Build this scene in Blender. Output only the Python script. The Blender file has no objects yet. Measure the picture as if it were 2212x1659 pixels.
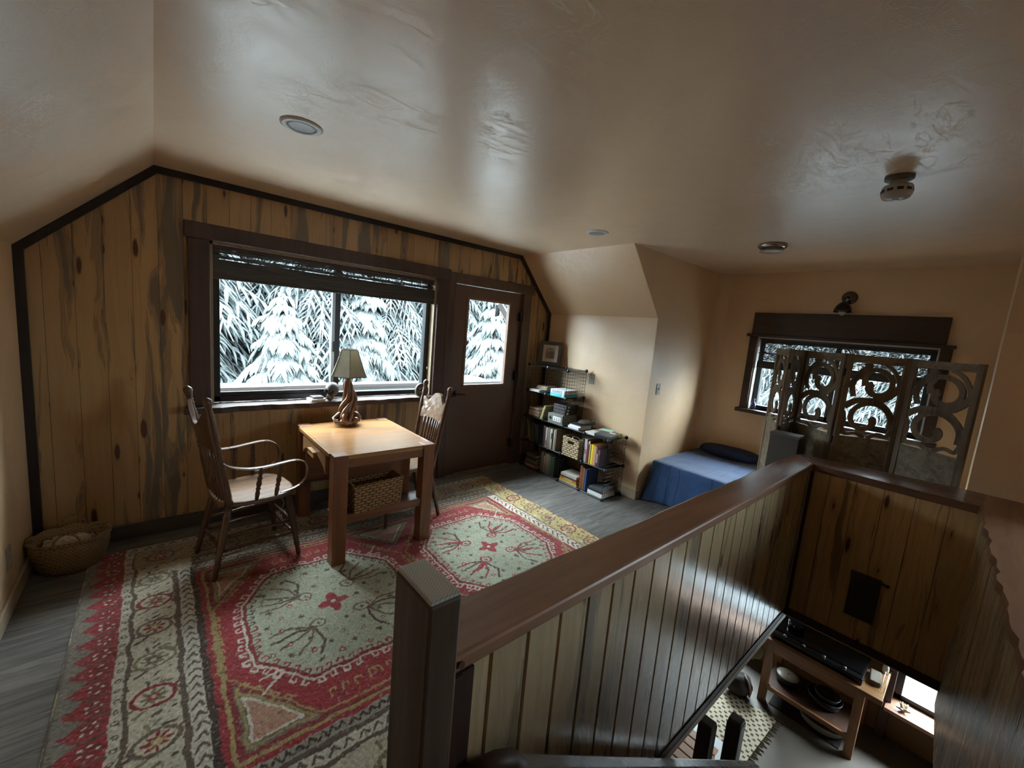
import bpy, math, random
import numpy as np
from mathutils import Vector, Matrix, noise as mnoise
sc = bpy.context.scene
COL = sc.collection
PI = math.pi

# ---------------------------------------------------------------- camera
YAW, PITCH, ROLL = 0.7209, -0.1336, 0.0866
CAM = Vector((-0.74, -3.6118, 1.6295))
_f = Vector((math.sin(YAW), math.cos(YAW), 0)); _r = Vector((math.cos(YAW), -math.sin(YAW), 0)); _u = Vector((0, 0, 1))
_f2 = _f*math.cos(PITCH) + _u*math.sin(PITCH); _u2 = -_f*math.sin(PITCH) + _u*math.cos(PITCH)
_r3 = _r*math.cos(ROLL) + _u2*math.sin(ROLL); _u3 = -_r*math.sin(ROLL) + _u2*math.cos(ROLL)
cd = bpy.data.cameras.new('camera'); cam = bpy.data.objects.new('camera', cd); COL.objects.link(cam)
cam.matrix_world = Matrix(((_r3.x, _u3.x, -_f2.x, CAM.x), (_r3.y, _u3.y, -_f2.y, CAM.y), (_r3.z, _u3.z, -_f2.z, CAM.z), (0, 0, 0, 1)))
cd.sensor_width = 36; cd.sensor_fit = 'HORIZONTAL'; cd.lens = 888.6/2212*36; cd.clip_start = 0.03; cd.clip_end = 300
sc.camera = cam

# ---------------------------------------------------------------- sky, exposure
w = bpy.data.worlds.new('overcast_sky'); sc.world = w; w.use_nodes = True
nt = w.node_tree; nt.nodes.clear()
wo = nt.nodes.new('ShaderNodeOutputWorld'); bg = nt.nodes.new('ShaderNodeBackground')
tc = nt.nodes.new('ShaderNodeTexCoord'); sx = nt.nodes.new('ShaderNodeSeparateXYZ'); rp = nt.nodes.new('ShaderNodeValToRGB')
nt.links.new(tc.outputs['Generated'], sx.inputs[0]); nt.links.new(sx.outputs['Z'], rp.inputs[0])
e = rp.color_ramp.elements                      # an overcast sky is about three times brighter overhead than at the horizon
e[0].position = 0.0; e[0].color = (0.34, 0.42, 0.47, 1); e[1].position = 1.0; e[1].color = (0.80, 0.93, 1.0, 1)
nt.links.new(rp.outputs[0], bg.inputs[0]); bg.inputs[1].default_value = 64.0
nt.links.new(bg.outputs[0], wo.inputs[0])
sc.view_settings.view_transform = 'Standard'; sc.view_settings.look = 'None'
sc.view_settings.exposure = 0.0; sc.view_settings.gamma = 1.0; sc.view_settings.use_curve_mapping = False
sc.cycles.max_bounces = 10; sc.cycles.diffuse_bounces = 5; sc.cycles.glossy_bounces = 4
sc.cycles.transparent_max_bounces = 12; sc.cycles.transmission_bounces = 6
sc.cycles.sample_clamp_indirect = 8.0; sc.cycles.caustics_reflective = False; sc.cycles.caustics_refractive = False
sc.cycles.use_denoising = True; sc.cycles.use_adaptive_sampling = True; sc.cycles.adaptive_threshold = .02

def portal(name, loc, sx_, sy_, rot):           # sky portals at the window openings, two of them added (sampling only, they give off no light)
    l = bpy.data.lights.new(name, 'AREA'); l.shape = 'RECTANGLE'; l.size = sx_; l.size_y = sy_
    l.cycles.is_portal = True
    o = bpy.data.objects.new(name, l); COL.objects.link(o); o.location = loc; o.rotation_euler = rot

portal('window_portal', (0.457, 0.12, 1.42), 1.8, 1.0, (-PI/2, 0, 0))
portal('door_portal', (2.032, 0.05, 1.435), 0.56, 0.91, (-PI/2, 0, 0))
portal('dormer_portal', (4.42, -2.63, 1.37), 0.8, 1.4, (0, PI/2, 0))
portal('lower_portal', (5.33, -4.2, -1.4), 1.0, 1.4, (0, PI/2, 0))
portal('added_rear_portal', (3.04, -5.35, 1.35), .85, 1.15, (0, PI/2, 0))  # belongs to the added fill window behind the camera
portal('added_lower_portal', (5.33, -1.4, -1.4), 1.1, 1.6, (0, PI/2, 0))  # belongs to the added second window downstairs

# ---------------------------------------------------------------- helpers
class MB:
    """collects shapes and links them as one mesh object"""
    def __init__(s): s.v = []; s.f = []; s.m = []; s.mi = 0
    def add(s, vs, fs):
        n = len(s.v); s.v += [tuple(p) for p in vs]; s.f += [tuple(i+n for i in f) for f in fs]; s.m += [s.mi]*len(fs)
        return s
    def box(s, x0, x1, y0, y1, z0, z1, M=None):
        vs = [(x0,y0,z0),(x1,y0,z0),(x1,y1,z0),(x0,y1,z0),(x0,y0,z1),(x1,y0,z1),(x1,y1,z1),(x0,y1,z1)]
        if M is not None: vs = [M @ Vector(p) for p in vs]
        return s.add(vs, [(0,3,2,1),(4,5,6,7),(0,1,5,4),(1,2,6,5),(2,3,7,6),(3,0,4,7)])
    def prism(s, pts, a, b, axis='z', M=None):
        """extrude a 2-D outline between a and b along an axis; outline coords are the other two axes in xyz order"""
        def P(p, h):
            q = {'z': (p[0],p[1],h), 'y': (p[0],h,p[1]), 'x': (h,p[0],p[1])}[axis]
            return M @ Vector(q) if M is not None else q
        n = len(pts); A = sum(pts[i][0]*pts[(i+1) % n][1]-pts[(i+1) % n][0]*pts[i][1] for i in range(n))
        if (A < 0) != (axis == 'y'): pts = pts[::-1]
        vs = [P(p, a) for p in pts]+[P(p, b) for p in pts]
        fs = [tuple(range(n))[::-1], tuple(range(n, 2*n))]+[(i, (i+1) % n, n+(i+1) % n, n+i) for i in range(n)]
        return s.add(vs, fs)
    def tube(s, pts, r, k=8, caps=True, up=None, flat=None):
        """swept tube; r a number or a list; flat=(a,b) scales the section"""
        pts = [Vector(p) for p in pts]; n = len(pts)
        R = r if hasattr(r, '__len__') else [r]*n
        vs = []; prev = None
        for i, p in enumerate(pts):
            t = (pts[min(i+1, n-1)]-pts[max(i-1, 0)])
            if t.length < 1e-9: t = Vector((0,0,1))
            t.normalize()
            if prev is None:
                a = Vector(up) if up else (Vector((0,0,1)) if abs(t.z) < .9 else Vector((1,0,0)))
            else: a = prev
            a = (a-t*a.dot(t)); a.normalize(); prev = a; b = t.cross(a)
            fa, fb = flat if flat else (1, 1)
            for j in range(k):
                th = 2*PI*j/k; vs.append(p+(a*math.cos(th)*fa+b*math.sin(th)*fb)*R[i])
        fs = [(i*k+j, i*k+(j+1) % k, (i+1)*k+(j+1) % k, (i+1)*k+j) for i in range(n-1) for j in range(k)]
        if caps: fs += [tuple(range(k))[::-1], tuple(range((n-1)*k, n*k))]
        return s.add(vs, fs)
    def lathe(s, prof, k=16, M=None, caps=True):
        """prof = [(r, z)...] turned about the z axis"""
        vs = []
        for r, z in prof:
            for j in range(k):
                th = 2*PI*j/k; p = Vector((r*math.cos(th), r*math.sin(th), z)); vs.append(M @ p if M is not None else p)
        n = len(prof)
        fs = [(i*k+j, i*k+(j+1) % k, (i+1)*k+(j+1) % k, (i+1)*k+j) for i in range(n-1) for j in range(k)]
        if caps: fs += [tuple(range(k))[::-1], tuple(range((n-1)*k, n*k))]
        return s.add(vs, fs)
    def turned(s, a, b, prof, k=10):
        """turned spindle from a to b; prof = [(t 0..1, radius)]"""
        a, b = Vector(a), Vector(b)
        return s.tube([a.lerp(b, t) for t, _ in prof], [r for _, r in prof], k)
    def grid(s, fn, nu, nv):
        vs = [fn(i/nu, j/nv) for j in range(nv+1) for i in range(nu+1)]
        return s.add(vs, [(j*(nu+1)+i, j*(nu+1)+i+1, (j+1)*(nu+1)+i+1, (j+1)*(nu+1)+i) for j in range(nv) for i in range(nu)])
    def ball(s, c, r, k=12, h=8, sc_=(1,1,1), fn=None):
        vs = []; c = Vector(c)
        for i in range(h+1):
            ph = PI*i/h
            for j in range(k):
                th = 2*PI*j/k; d = Vector((math.sin(ph)*math.cos(th), math.sin(ph)*math.sin(th), math.cos(ph)))
                q = r*(fn(d) if fn else 1); vs.append(c+Vector((d.x*sc_[0], d.y*sc_[1], d.z*sc_[2]))*q)
        fs = [(i*k+j, (i+1)*k+j, (i+1)*k+(j+1) % k, i*k+(j+1) % k) for i in range(h) for j in range(k)]
        return s.add(vs, fs)
    def build(s, name, mat, parent=None, smooth=False, bevel=0, subd=0, M=None):
        me = bpy.data.meshes.new(name); me.from_pydata(s.v, [], s.f)
        mats = mat if isinstance(mat, (list, tuple)) else [mat]
        for m in mats: me.materials.append(m)
        if len(mats) > 1: me.polygons.foreach_set('material_index', s.m)
        me.validate()
        if smooth: me.polygons.foreach_set('use_smooth', [True]*len(me.polygons))
        me.update()
        o = bpy.data.objects.new(name, me); COL.objects.link(o)
        if parent is not None: o.parent = parent
        if M is not None: o.matrix_local = M
        if bevel:
            b = o.modifiers.new('bevel', 'BEVEL'); b.width = bevel; b.segments = 2; b.limit_method = 'ANGLE'; b.angle_limit = math.radians(40)
        if subd:
            d = o.modifiers.new('sub', 'SUBSURF'); d.levels = subd; d.render_levels = subd
        return o

def tag(o, label=None, cat=None, group=None, kind=None):
    if label: o['label'] = label
    if cat: o['category'] = cat
    if group: o['group'] = group
    if kind: o['kind'] = kind
    return o
def thing(name, label, cat, loc=(0,0,0), rz=0, group=None):
    o = bpy.data.objects.new(name, None); COL.objects.link(o); o.location = loc; o.rotation_euler = (0, 0, rz); o.empty_display_size = .05
    return tag(o, label, cat, group)
def struct(name, mb, mat, label, cat, parent=None, **k):
    o = mb.build(name, mat, parent, **k)
    if parent is None: tag(o, label, cat, kind='structure')
    return o
def copy_tree(o, parent=None):
    c = o.copy(); COL.objects.link(c); c.parent = parent
    for ch in [x for x in bpy.data.objects if x.parent == o]: copy_tree(ch, c)
    return c
def TR(loc=(0,0,0), rz=0, rx=0, ry=0):
    return Matrix.Translation(loc) @ Matrix.Rotation(rz, 4, 'Z') @ Matrix.Rotation(ry, 4, 'Y') @ Matrix.Rotation(rx, 4, 'X')

# ---------------------------------------------------------------- materials
class NT:
    def __init__(s, name):
        s.m = bpy.data.materials.new(name); s.m.use_nodes = True; s.t = s.m.node_tree; s.t.nodes.clear()
        s.out = s.t.nodes.new('ShaderNodeOutputMaterial')
    def n(s, ty, **kw):
        x = s.t.nodes.new('ShaderNode'+ty)
        for k, v in kw.items(): setattr(x, k, v)
        return x
    def l(s, a, b): s.t.links.new(a, b)
    def math(s, op, a, b=None, c=None, clamp=False):
        x = s.n('Math', operation=op); x.use_clamp = clamp
        for i, v in enumerate((a, b, c)):
            if v is None: continue
            if isinstance(v, (int, float)): x.inputs[i].default_value = v
            else: s.l(v, x.inputs[i])
        return x.outputs[0]
    def comb(s, x, y, z):
        c = s.n('CombineXYZ')
        for i, v in enumerate((x, y, z)):
            if isinstance(v, (int, float)): c.inputs[i].default_value = v
            else: s.l(v, c.inputs[i])
        return c.outputs[0]
    def noise(s, vec, scale=1, detail=3, rough=.55, dist=0):
        x = s.n('TexNoise'); x.inputs['Scale'].default_value = scale; x.inputs['Detail'].default_value = detail
        x.inputs['Roughness'].default_value = rough; x.inputs['Distortion'].default_value = dist; s.l(vec, x.inputs['Vector']); return x.outputs['Fac']
    def mapr(s, v, a, b, c=0, d=1):
        x = s.n('MapRange'); s.l(v, x.inputs[0]); x.inputs[1].default_value = a; x.inputs[2].default_value = b; x.inputs[3].default_value = c; x.inputs[4].default_value = d
        return x.outputs[0]
    def mix(s, f, a, b, mode='MIX'):
        x = s.n('Mix', data_type='RGBA', blend_type=mode)
        if isinstance(f, (int, float)): x.inputs[0].default_value = f
        else: s.l(f, x.inputs[0])
        for i, v in ((6, a), (7, b)):
            if isinstance(v, (tuple, list)): x.inputs[i].default_value = (*v[:3], 1)
            else: s.l(v, x.inputs[i])
        return x.outputs[2]
    def bsdf(s, col, rough=.5, metal=0, coat=0, spec=.5, bump=None, bstr=.3, bdist=.01, sheen=0, coatr=.1):
        p = s.n('BsdfPrincipled')
        if isinstance(col, (tuple, list)): p.inputs['Base Color'].default_value = (*col[:3], 1)
        else: s.l(col, p.inputs['Base Color'])
        if isinstance(rough, (int, float)): p.inputs['Roughness'].default_value = rough
        else: s.l(rough, p.inputs['Roughness'])
        p.inputs['Metallic'].default_value = metal; p.inputs['Coat Weight'].default_value = coat; p.inputs['Coat Roughness'].default_value = coatr
        p.inputs['Specular IOR Level'].default_value = spec; p.inputs['Sheen Weight'].default_value = sheen
        if bump is not None:
            b = s.n('Bump'); b.inputs['Strength'].default_value = bstr; b.inputs['Distance'].default_value = bdist; s.l(bump, b.inputs['Height'])
            s.l(b.outputs[0], p.inputs['Normal'])
            if coat: s.l(b.outputs[0], p.inputs['Coat Normal'])
        s.l(p.outputs[0], s.out.inputs[0]); return p
    def obj(s): return s.n('TexCoord').outputs['Object']
    def xyz(s, v=None):
        x = s.n('SeparateXYZ'); s.l(v if v is not None else s.obj(), x.inputs[0]); return x.outputs

_mc = {}
def flat(name, col, rough=.5, metal=0, coat=0, spec=.5, var=.12, nscale=40, bstr=.15):
    """a plain material with slight procedural mottling"""
    if name in _mc: return _mc[name]
    t = NT(name); o = t.obj(); f = t.noise(o, nscale, 3)
    c = t.mix(f, tuple(x*(1-var) for x in col), tuple(min(1, x*(1+var)) for x in col))
    t.bsdf(c, rough, metal, coat, spec, bump=f, bstr=bstr, bdist=.002); _mc[name] = t.m; return t.m

def plaster(name, col, rough=.42, bump=.35, spec=.5, coat=0):
    t = NT(name); o = t.obj()
    big = t.noise(o, 1.3, 4, .6, .4); mid = t.noise(o, 6, 5, .6, .8); fine = t.noise(o, 60, 2)
    c = t.mix(big, tuple(x*.90 for x in col), tuple(x*1.08 for x in col))
    c = t.mix(t.mapr(mid, .35, .7, 0, .22), c, tuple(x*.84 for x in col))
    # trowel marks: thin ridges where a distorted noise crosses a level, only in patches
    tv = t.n('Mapping'); tv.inputs['Scale'].default_value = (3.2, 7.5, 5); tv.inputs['Rotation'].default_value = (0, 0, .5); t.l(o, tv.inputs[0])
    tr = t.noise(tv.outputs[0], 1.6, 6, .62, 1.2); ridge = t.math('ABSOLUTE', t.math('SUBTRACT', tr, .5))
    ridge = t.mapr(ridge, 0, .020, 1, 0); patch = t.mapr(t.noise(o, 1.4, 2), .46, .60)
    h = t.math('ADD', t.math('MULTIPLY', mid, .9), t.math('MULTIPLY', t.math('MULTIPLY', ridge, patch), -.30))
    h = t.math('ADD', h, t.math('MULTIPLY', fine, .04))
    rr = t.mapr(mid, .3, .7, rough-.06, rough+.1)
    t.bsdf(c, rr, 0, coat, spec, bump=h, bstr=bump, bdist=.012, coatr=.30); return t.m

def pine(name, axis='x', bw=.128, off=0.0, light=(.43,.215,.078), dark=(.10,.068,.043), stain=.85, groove=.02, rough=.32, coat=.25, seed=0., warm=(.33,.17,.055), zaxis='z'):
    """knotty blue-stained pine boards running along z, laid side by side along an axis"""
    t = NT(name); X = t.xyz(); s = X[{'x':0,'y':1,'z':2}[axis]]; z = X[{'x':0,'y':1,'z':2}[zaxis]]
    q = t.math('DIVIDE', t.math('ADD', s, off), bw); idn = t.math('FLOOR', q); fr = t.math('SUBTRACT', q, idn)
    wn = t.n('TexWhiteNoise', noise_dimensions='2D'); t.l(t.comb(idn, seed+.37, 0), wn.inputs['Vector']); rnd = wn.outputs['Value']
    R = t.math('MULTIPLY', rnd, 60)
    wob = t.math('MULTIPLY', t.math('SUBTRACT', t.noise(t.comb(t.math('MULTIPLY', s, 3), R, z), 1.6, 3), .5), .10)
    sw = t.math('ADD', s, wob)
    # knots
    vo = t.n('TexVoronoi', voronoi_dimensions='2D'); vo.inputs['Scale'].default_value = 1.0
    t.l(t.comb(t.math('MULTIPLY', q, 1.05), t.math('ADD', t.math('MULTIPLY', z, 2.0), R), 0), vo.inputs['Vector'])
    kd = t.math('ADD', vo.outputs['Distance'], t.math('MULTIPLY', t.math('SUBTRACT', t.noise(t.comb(s, R, z), 30, 2), .5), .06))
    vs_ = t.n('SeparateXYZ'); t.l(vo.outputs['Color'], vs_.inputs[0])
    big = t.math('MULTIPLY', t.mapr(vs_.outputs[0], .42, 1, 0, 1), .16)       # knot radius, many cells have none
    knot = t.mapr(t.math('SUBTRACT', kd, big), -.035, .01, 1, 0)
    knot = t.math('MULTIPLY', knot, t.math('GREATER_THAN', big, .012))
    halo = t.math('MULTIPLY', t.mapr(t.math('SUBTRACT', kd, big), 0, .16, 1, 0), t.math('GREATER_THAN', big, .012))
    # grain, bent round the knots
    g = t.noise(t.comb(t.math('ADD', t.math('MULTIPLY', sw, 42), t.math('MULTIPLY', halo, 1.6)), R, t.math('MULTIPLY', z, 1.1)), 1, 4, .6, .3)
    fine = t.noise(t.comb(t.math('MULTIPLY', s, 330), R, t.math('MULTIPLY', z, 6)), 1, 2)
    # long blue-grey and brown stains
    st = t.noise(t.comb(t.math('MULTIPLY', sw, 13), R, t.math('MULTIPLY', z, .85)), 1, 4, .55, .6)
    th = t.mapr(rnd, 0, 1, .60-.12*stain, .76-.12*stain)
    df = t.math('SUBTRACT', st, th); stn = t.mapr(df, -.012, .05, 0, .86)
    edge = t.mapr(t.math('ABSOLUTE', t.math('SUBTRACT', df, -.004)), 0, .022, .65, 0)
    rn2 = t.n('TexWhiteNoise', noise_dimensions='2D'); t.l(t.comb(idn, seed+5.1, 0), rn2.inputs['Vector'])
    base = t.mix(rn2.outputs['Value'], tuple(x*.84 for x in light), tuple(x*1.12 for x in light))
    c = t.mix(t.mapr(g, .45, .75, 0, .55), base, warm)
    c = t.mix(t.mapr(fine, .3, .7, 0, .18), c, tuple(x*.5 for x in light))
    c = t.mix(edge, c, tuple(x*.55 for x in warm))
    c = t.mix(stn, c, dark)
    c = t.mix(t.math('MULTIPLY', halo, .35), c, warm)
    c = t.mix(knot, c, (.07,.022,.010))
    ed = t.math('MINIMUM', fr, t.math('SUBTRACT', 1, fr)); gr = t.mapr(ed, 0, groove, 1, 0)
    c = t.mix(t.math('MULTIPLY', gr, .85), c, (.045,.024,.010))
    h = t.math('SUBTRACT', t.math('MULTIPLY', g, .05), t.math('MULTIPLY', gr, 1))
    t.bsdf(c, t.mapr(g, .3, .7, rough-.05, rough+.08), 0, coat, .5, bump=h, bstr=.6, bdist=.004, coatr=.18); return t.m

def wood(name, col, dark, axis='x', scale=14, rough=.4, coat=.1, stretch=12, rings=0.):
    """long-grained wood, the grain runs along an axis"""
    t = NT(name); X = t.xyz(); sc_ = [scale, scale, scale]; sc_['xyz'.index(axis)] = scale/stretch
    v = t.comb(*[t.math('MULTIPLY', X[i], sc_[i]) for i in range(3)])
    g = t.noise(v, 1, 5, .62, .8); f = t.noise(v, 7, 2, .6); b = t.noise(t.obj(), 1.7, 2)
    c = t.mix(t.mapr(g, .38, .68), col, dark); c = t.mix(t.mapr(f, .35, .7, 0, .35), c, dark)
    c = t.mix(t.mapr(b, .35, .65, 0, .25), c, tuple(x*.7 for x in col))
    t.bsdf(c, t.mapr(g, .3, .7, rough-.05, rough+.1), 0, coat, .45, bump=g, bstr=.25, bdist=.002, coatr=.2); return t.m

def planks(name, col, dark, bw=.18, bl=1.25, rough=.42):
    t = NT(name); X = t.xyz(); row = t.math('FLOOR', t.math('DIVIDE', X[1], bw)); fy = t.math('FRACT', t.math('DIVIDE', X[1], bw))
    w1 = t.n('TexWhiteNoise', noise_dimensions='1D'); t.l(row, w1.inputs['W'])
    xs = t.math('ADD', t.math('DIVIDE', X[0], bl), t.math('MULTIPLY', w1.outputs['Value'], 7)); ix = t.math('FLOOR', xs); fx = t.math('FRACT', xs)
    w2 = t.n('TexWhiteNoise', noise_dimensions='2D'); t.l(t.comb(row, ix, 0), w2.inputs['Vector']); r = w2.outputs['Value']
    v = t.comb(t.math('MULTIPLY', X[0], 2.2), t.math('MULTIPLY', X[1], 26), t.math('MULTIPLY', r, 40))
    g = t.noise(v, 1, 5, .62, 1.2)
    c = t.mix(r, tuple(x*.78 for x in col), tuple(x*1.15 for x in col)); c = t.mix(t.mapr(g, .42, .66), c, dark)
    vo = t.noise(t.comb(t.math('MULTIPLY', X[0], 5), t.math('MULTIPLY', X[1], 11), r), 1, 1); c = t.mix(t.mapr(vo, .70, .78, 0, .7), c, tuple(x*.5 for x in dark))
    ey = t.math('MINIMUM', fy, t.math('SUBTRACT', 1, fy)); ex = t.math('MINIMUM', fx, t.math('SUBTRACT', 1, fx))
    gr = t.math('MAXIMUM', t.mapr(ey, 0, .012, 1, 0), t.mapr(ex, 0, .0018, 1, 0)); c = t.mix(gr, c, tuple(x*.35 for x in dark))
    t.bsdf(c, t.mapr(g, .3, .7, rough-.08, rough+.1), 0, 0, .5, bump=t.math('SUBTRACT', t.math('MULTIPLY', g, .15), gr), bstr=.4, bdist=.003); return t.m

def weave(name, light, dark, sx=40, sz=70, rough=.75, vert='z', mixs=(.5,.5,0), bump=.9):
    """basket weave: offset rows of bulging strands, dark gaps"""
    t = NT(name); X = t.xyz(); a = t.math('ADD', t.math('ADD', t.math('MULTIPLY', X[0], mixs[0]*2), t.math('MULTIPLY', X[1], mixs[1]*2)), t.math('MULTIPLY', X[2], mixs[2]*2))
    z = X['xyz'.index(vert)]; wob = t.math('MULTIPLY', t.math('SUBTRACT', t.noise(t.obj(), 30, 2), .5), .5)
    rz = t.math('ADD', t.math('MULTIPLY', z, sz), wob); row = t.math('FLOOR', rz)
    u = t.math('ADD', t.math('ADD', t.math('MULTIPLY', a, sx), wob), t.math('MULTIPLY', t.math('MODULO', row, 2), .5))
    su = t.math('ABSOLUTE', t.math('SINE', t.math('MULTIPLY', u, PI))); sv = t.math('SINE', t.math('MULTIPLY', t.math('FRACT', rz), PI))
    h = t.math('MULTIPLY', t.math('POWER', su, .5), t.math('POWER', sv, .6)); n = t.noise(t.obj(), 25, 3)
    c = t.mix(n, light, tuple(x*.6 for x in light)); c = t.mix(t.mapr(h, .15, .7, 1, 0), c, dark)
    t.bsdf(c, rough, 0, 0, .3, bump=h, bstr=bump, bdist=.004); return t.m

M = {}
M['ceiling'] = plaster('ceiling_plaster', (.82,.64,.46), .34, .22, .8, .7)
M['wall'] = plaster('wall_plaster', (.73,.51,.31), .38, .26, .6, .25)
M['pine_wall'] = pine('gable_pine', 'x', .1285, .068, light=(.40,.245,.112), dark=(.105,.082,.06), stain=.9, warm=(.27,.145,.055), groove=.014)
M['pine_rail_x'] = pine('half_wall_pine', 'x', .1237, .021, light=(.47,.36,.22), dark=(.15,.13,.11), stain=.62, groove=.02, rough=.26, coat=.6, seed=3, warm=(.25,.16,.075))
M['pine_rail_y'] = pine('half_wall_pine_end', 'y', .137, .31, light=(.62,.39,.18), dark=(.20,.12,.055), stain=.6, groove=.02, rough=.3, coat=.3, seed=8, warm=(.26,.13,.045))
M['pine_stair'] = pine('stair_wall_pine', 'x', .125, 0, light=(.56,.46,.31), dark=(.17,.14,.11), stain=.6, groove=.03, rough=.26, coat=.5, seed=12, warm=(.22,.14,.06))
M['trim'] = wood('dark_stained_trim', (.060,.026,.017), (.030,.013,.009), 'x', 16, .5, 0)
M['trim_z'] = wood('dark_stained_upright', (.060,.026,.017), (.030,.013,.009), 'z', 16, .5, 0)
M['band'] = wood('near_black_trim', (.020,.012,.010), (.010,.006,.005), 'z', 16, .45, 0)
M['door'] = flat('brown_painted_door', (.105,.058,.042), .36, var=.06, nscale=6)
M['floor'] = planks('grey_plank_floor', (.165,.157,.147), (.070,.066,.062))
M['cap'] = wood('red_brown_rail_wood', (.29,.155,.095), (.18,.09,.055), 'x', 10, .36, .25)
M['cap_y'] = wood('red_brown_rail_wood_end', (.19,.095,.058), (.11,.05,.03), 'y', 10, .36, .25)
M['base'] = wood('grey_brown_baseboard', (.080,.062,.048), (.045,.034,.026), 'x', 14, .5, 0)
M['base_tan'] = flat('tan_baseboard', (.38,.29,.20), .5)
M['black'] = flat('black_window_frame', (.010,.011,.013), .35, var=.1)
M['concrete'] = plaster('lower_concrete', (.115,.095,.075), .45, .2)
M['snowy'] = None

def glass_mat():
    t = NT('window_glass'); tr = t.n('BsdfTransparent'); gl = t.n('BsdfGlossy'); gl.inputs['Roughness'].default_value = .02
    fr = t.n('Fresnel'); fr.inputs[0].default_value = 1.09; mx = t.n('MixShader'); tr.inputs[0].default_value = (.97,.985,.98,1)
    t.l(fr.outputs[0], mx.inputs[0]); t.l(tr.outputs[0], mx.inputs[1]); t.l(gl.outputs[0], mx.inputs[2]); t.l(mx.outputs[0], t.out.inputs[0]); return t.m
M['glass'] = glass_mat()
# ================================================================ the setting
XL, XS, XT, XR, ZK, ZC, Y1, Y2, X2, YB = -1.3254, -0.7214, 2.4158, 2.9603, 1.849, 2.45, -1.456, -3.648, 4.25, -6.6
# upper floor with the stair opening, and the storey below
m = MB(); m.box(XL, -.32, YB, 0, -.15, 0); m.box(-.32, 2.60, -2.94, 0, -.15, 0); m.box(2.621, XR, -2.93, 0, -.15, 0).box(2.60, 2.621, -2.93, 0, -.15, 0).box(2.621, XR, YB, -2.93, -.15, 0); m.box(XR, X2, Y2-.0, Y1+.0, -.15, 0); m.box(-.32, 2.6, YB, -3.86, -.15, 0)
struct('floor', m, M['floor'], 'grey wood-plank floor of the attic room', 'floor')
# gable (window) wall: pine boards, with a window and a door opening
m = MB()
WX0, WX1, WZ0, WZ1 = -.441, 1.354, .86, 2.05
DX0, DX1, DZ = 1.561, 2.489, 2.035
m.box(XL-.1, WX0, 0, .16, -.15, 2.5).box(WX0, WX1, 0, .16, -.15, WZ0).box(WX0, WX1, 0, .16, WZ1, 2.5).box(WX1, DX0, 0, .16, -.15, 2.5)
m.box(DX0, DX1, 0, .16, DZ, 2.5).box(DX1, XR+.1, 0, .16, -.15, 2.5).box(DX0, DX1, 0, .16, -.15, -.001)
struct('wall_front', m, M['pine_wall'], 'gable wall of vertical knotty blue-stained pine boards around the big window', 'wall')
# gambrel: knee walls, slopes, flat ceiling
m = MB(); m.box(XL-.12, XL, YB, 0, -.15, ZK+.05)
struct('wall_left', m, M['wall'], 'low tan plaster knee wall on the left', 'wall')
def slope(x0, z0, x1, z1, y0, y1, t=.12):
    d = Vector((x1-x0, 0, z1-z0)).normalized(); n = Vector((-d.z, 0, d.x)); n = n if n.z > 0 else -n
    b = [(x0, z0), (x1, z1), (x1+n.x*t, z1+n.z*t), (x0+n.x*t, z0+n.z*t)]
    return MB().prism(b, y0, y1, 'y')
struct('ceiling', slope(XL, ZK, XS, ZC, YB, 0), M['ceiling'], 'sloping plaster ceiling above the left knee wall', 'ceiling')
o = MB(); o.box(XS, XT, YB, 0, ZC, ZC+.12).box(XT, X2+.1, Y2-.02, Y1+.02, ZC, ZC+.12)
struct('ceiling', o, M['ceiling'], 'flat glossy tan plaster ceiling running on into the dormer', 'ceiling')
struct('ceiling', slope(XR, ZK, XT, ZC, Y1, 0), M['wall'], 'sloping plaster ceiling above the wire shelves', 'ceiling')
struct('ceiling', slope(XR, ZK, XT, ZC, YB, Y2), M['wall'], 'sloping plaster ceiling right of the dormer', 'ceiling')
m = MB(); m.box(XR, XR+.12, Y1, 0, -.15, ZK+.05)
struct('wall_right', m, M['wall'], 'tan plaster knee wall behind the wire shelves', 'wall')
RY_0, RY_1, RZ_0, RZ_1 = -5.95, -4.75, .92, 1.80  # opening for the added fill window
m = MB(); m.box(XR, XR+.12, YB, RY_0, -.15, ZK+.05).box(XR, XR+.12, RY_1, Y2, -.15, ZK+.05).box(XR, XR+.12, RY_0, RY_1, -.15, RZ_0).box(XR, XR+.12, RY_0, RY_1, RZ_1, ZK+.05)
struct('wall_right', m, M['wall'], 'shadowed plaster knee wall right of the folding screen', 'wall')
# dormer cheeks (with the slope-shaped edge towards the room) and their soft inner corner
def cheek(y0, y1):
    return MB().prism([(XR+.001, -.15), (X2+.1, -.15), (X2+.1, ZC+.05), (XT, ZC+.05), (XT+.001, ZC), (XR+.001, ZK)], y0, y1, 'y')
m = cheek(Y1-.003, Y1+.14)
R = .16; n = 10
pts = [(X2, Y1), (X2, Y1-R)]+[(X2-R+R*math.cos(PI/2*k/n), Y1-R+R*math.sin(PI/2*k/n)) for k in range(n+1)]
m.prism(pts[1:]+[pts[0]], 0, ZC, 'z')
struct('wall_dormer_left', m, M['wall'], 'dormer side wall with a soft rounded inner corner, beside the blue bed', 'wall')
struct('wall_dormer_right', cheek(Y2-.14, Y2+.003), M['wall'], 'dormer side wall behind the right end of the folding screen', 'wall')
m = MB(); VY0, VY1, VZ0, VZ1 = -3.33, -1.93, .975, 1.77
m.box(X2, X2+.2, Y2-.1, VY0, -.15, 2.5).box(X2, X2+.2, VY1, Y1+.1, -.15, 2.5).box(X2, X2+.2, VY0, VY1, -.15, VZ0).box(X2, X2+.2, VY0, VY1, VZ1, 2.5)
struct('wall_dormer_front', m, M['wall'], 'brown plaster wall around the dormer window', 'wall')
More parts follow.
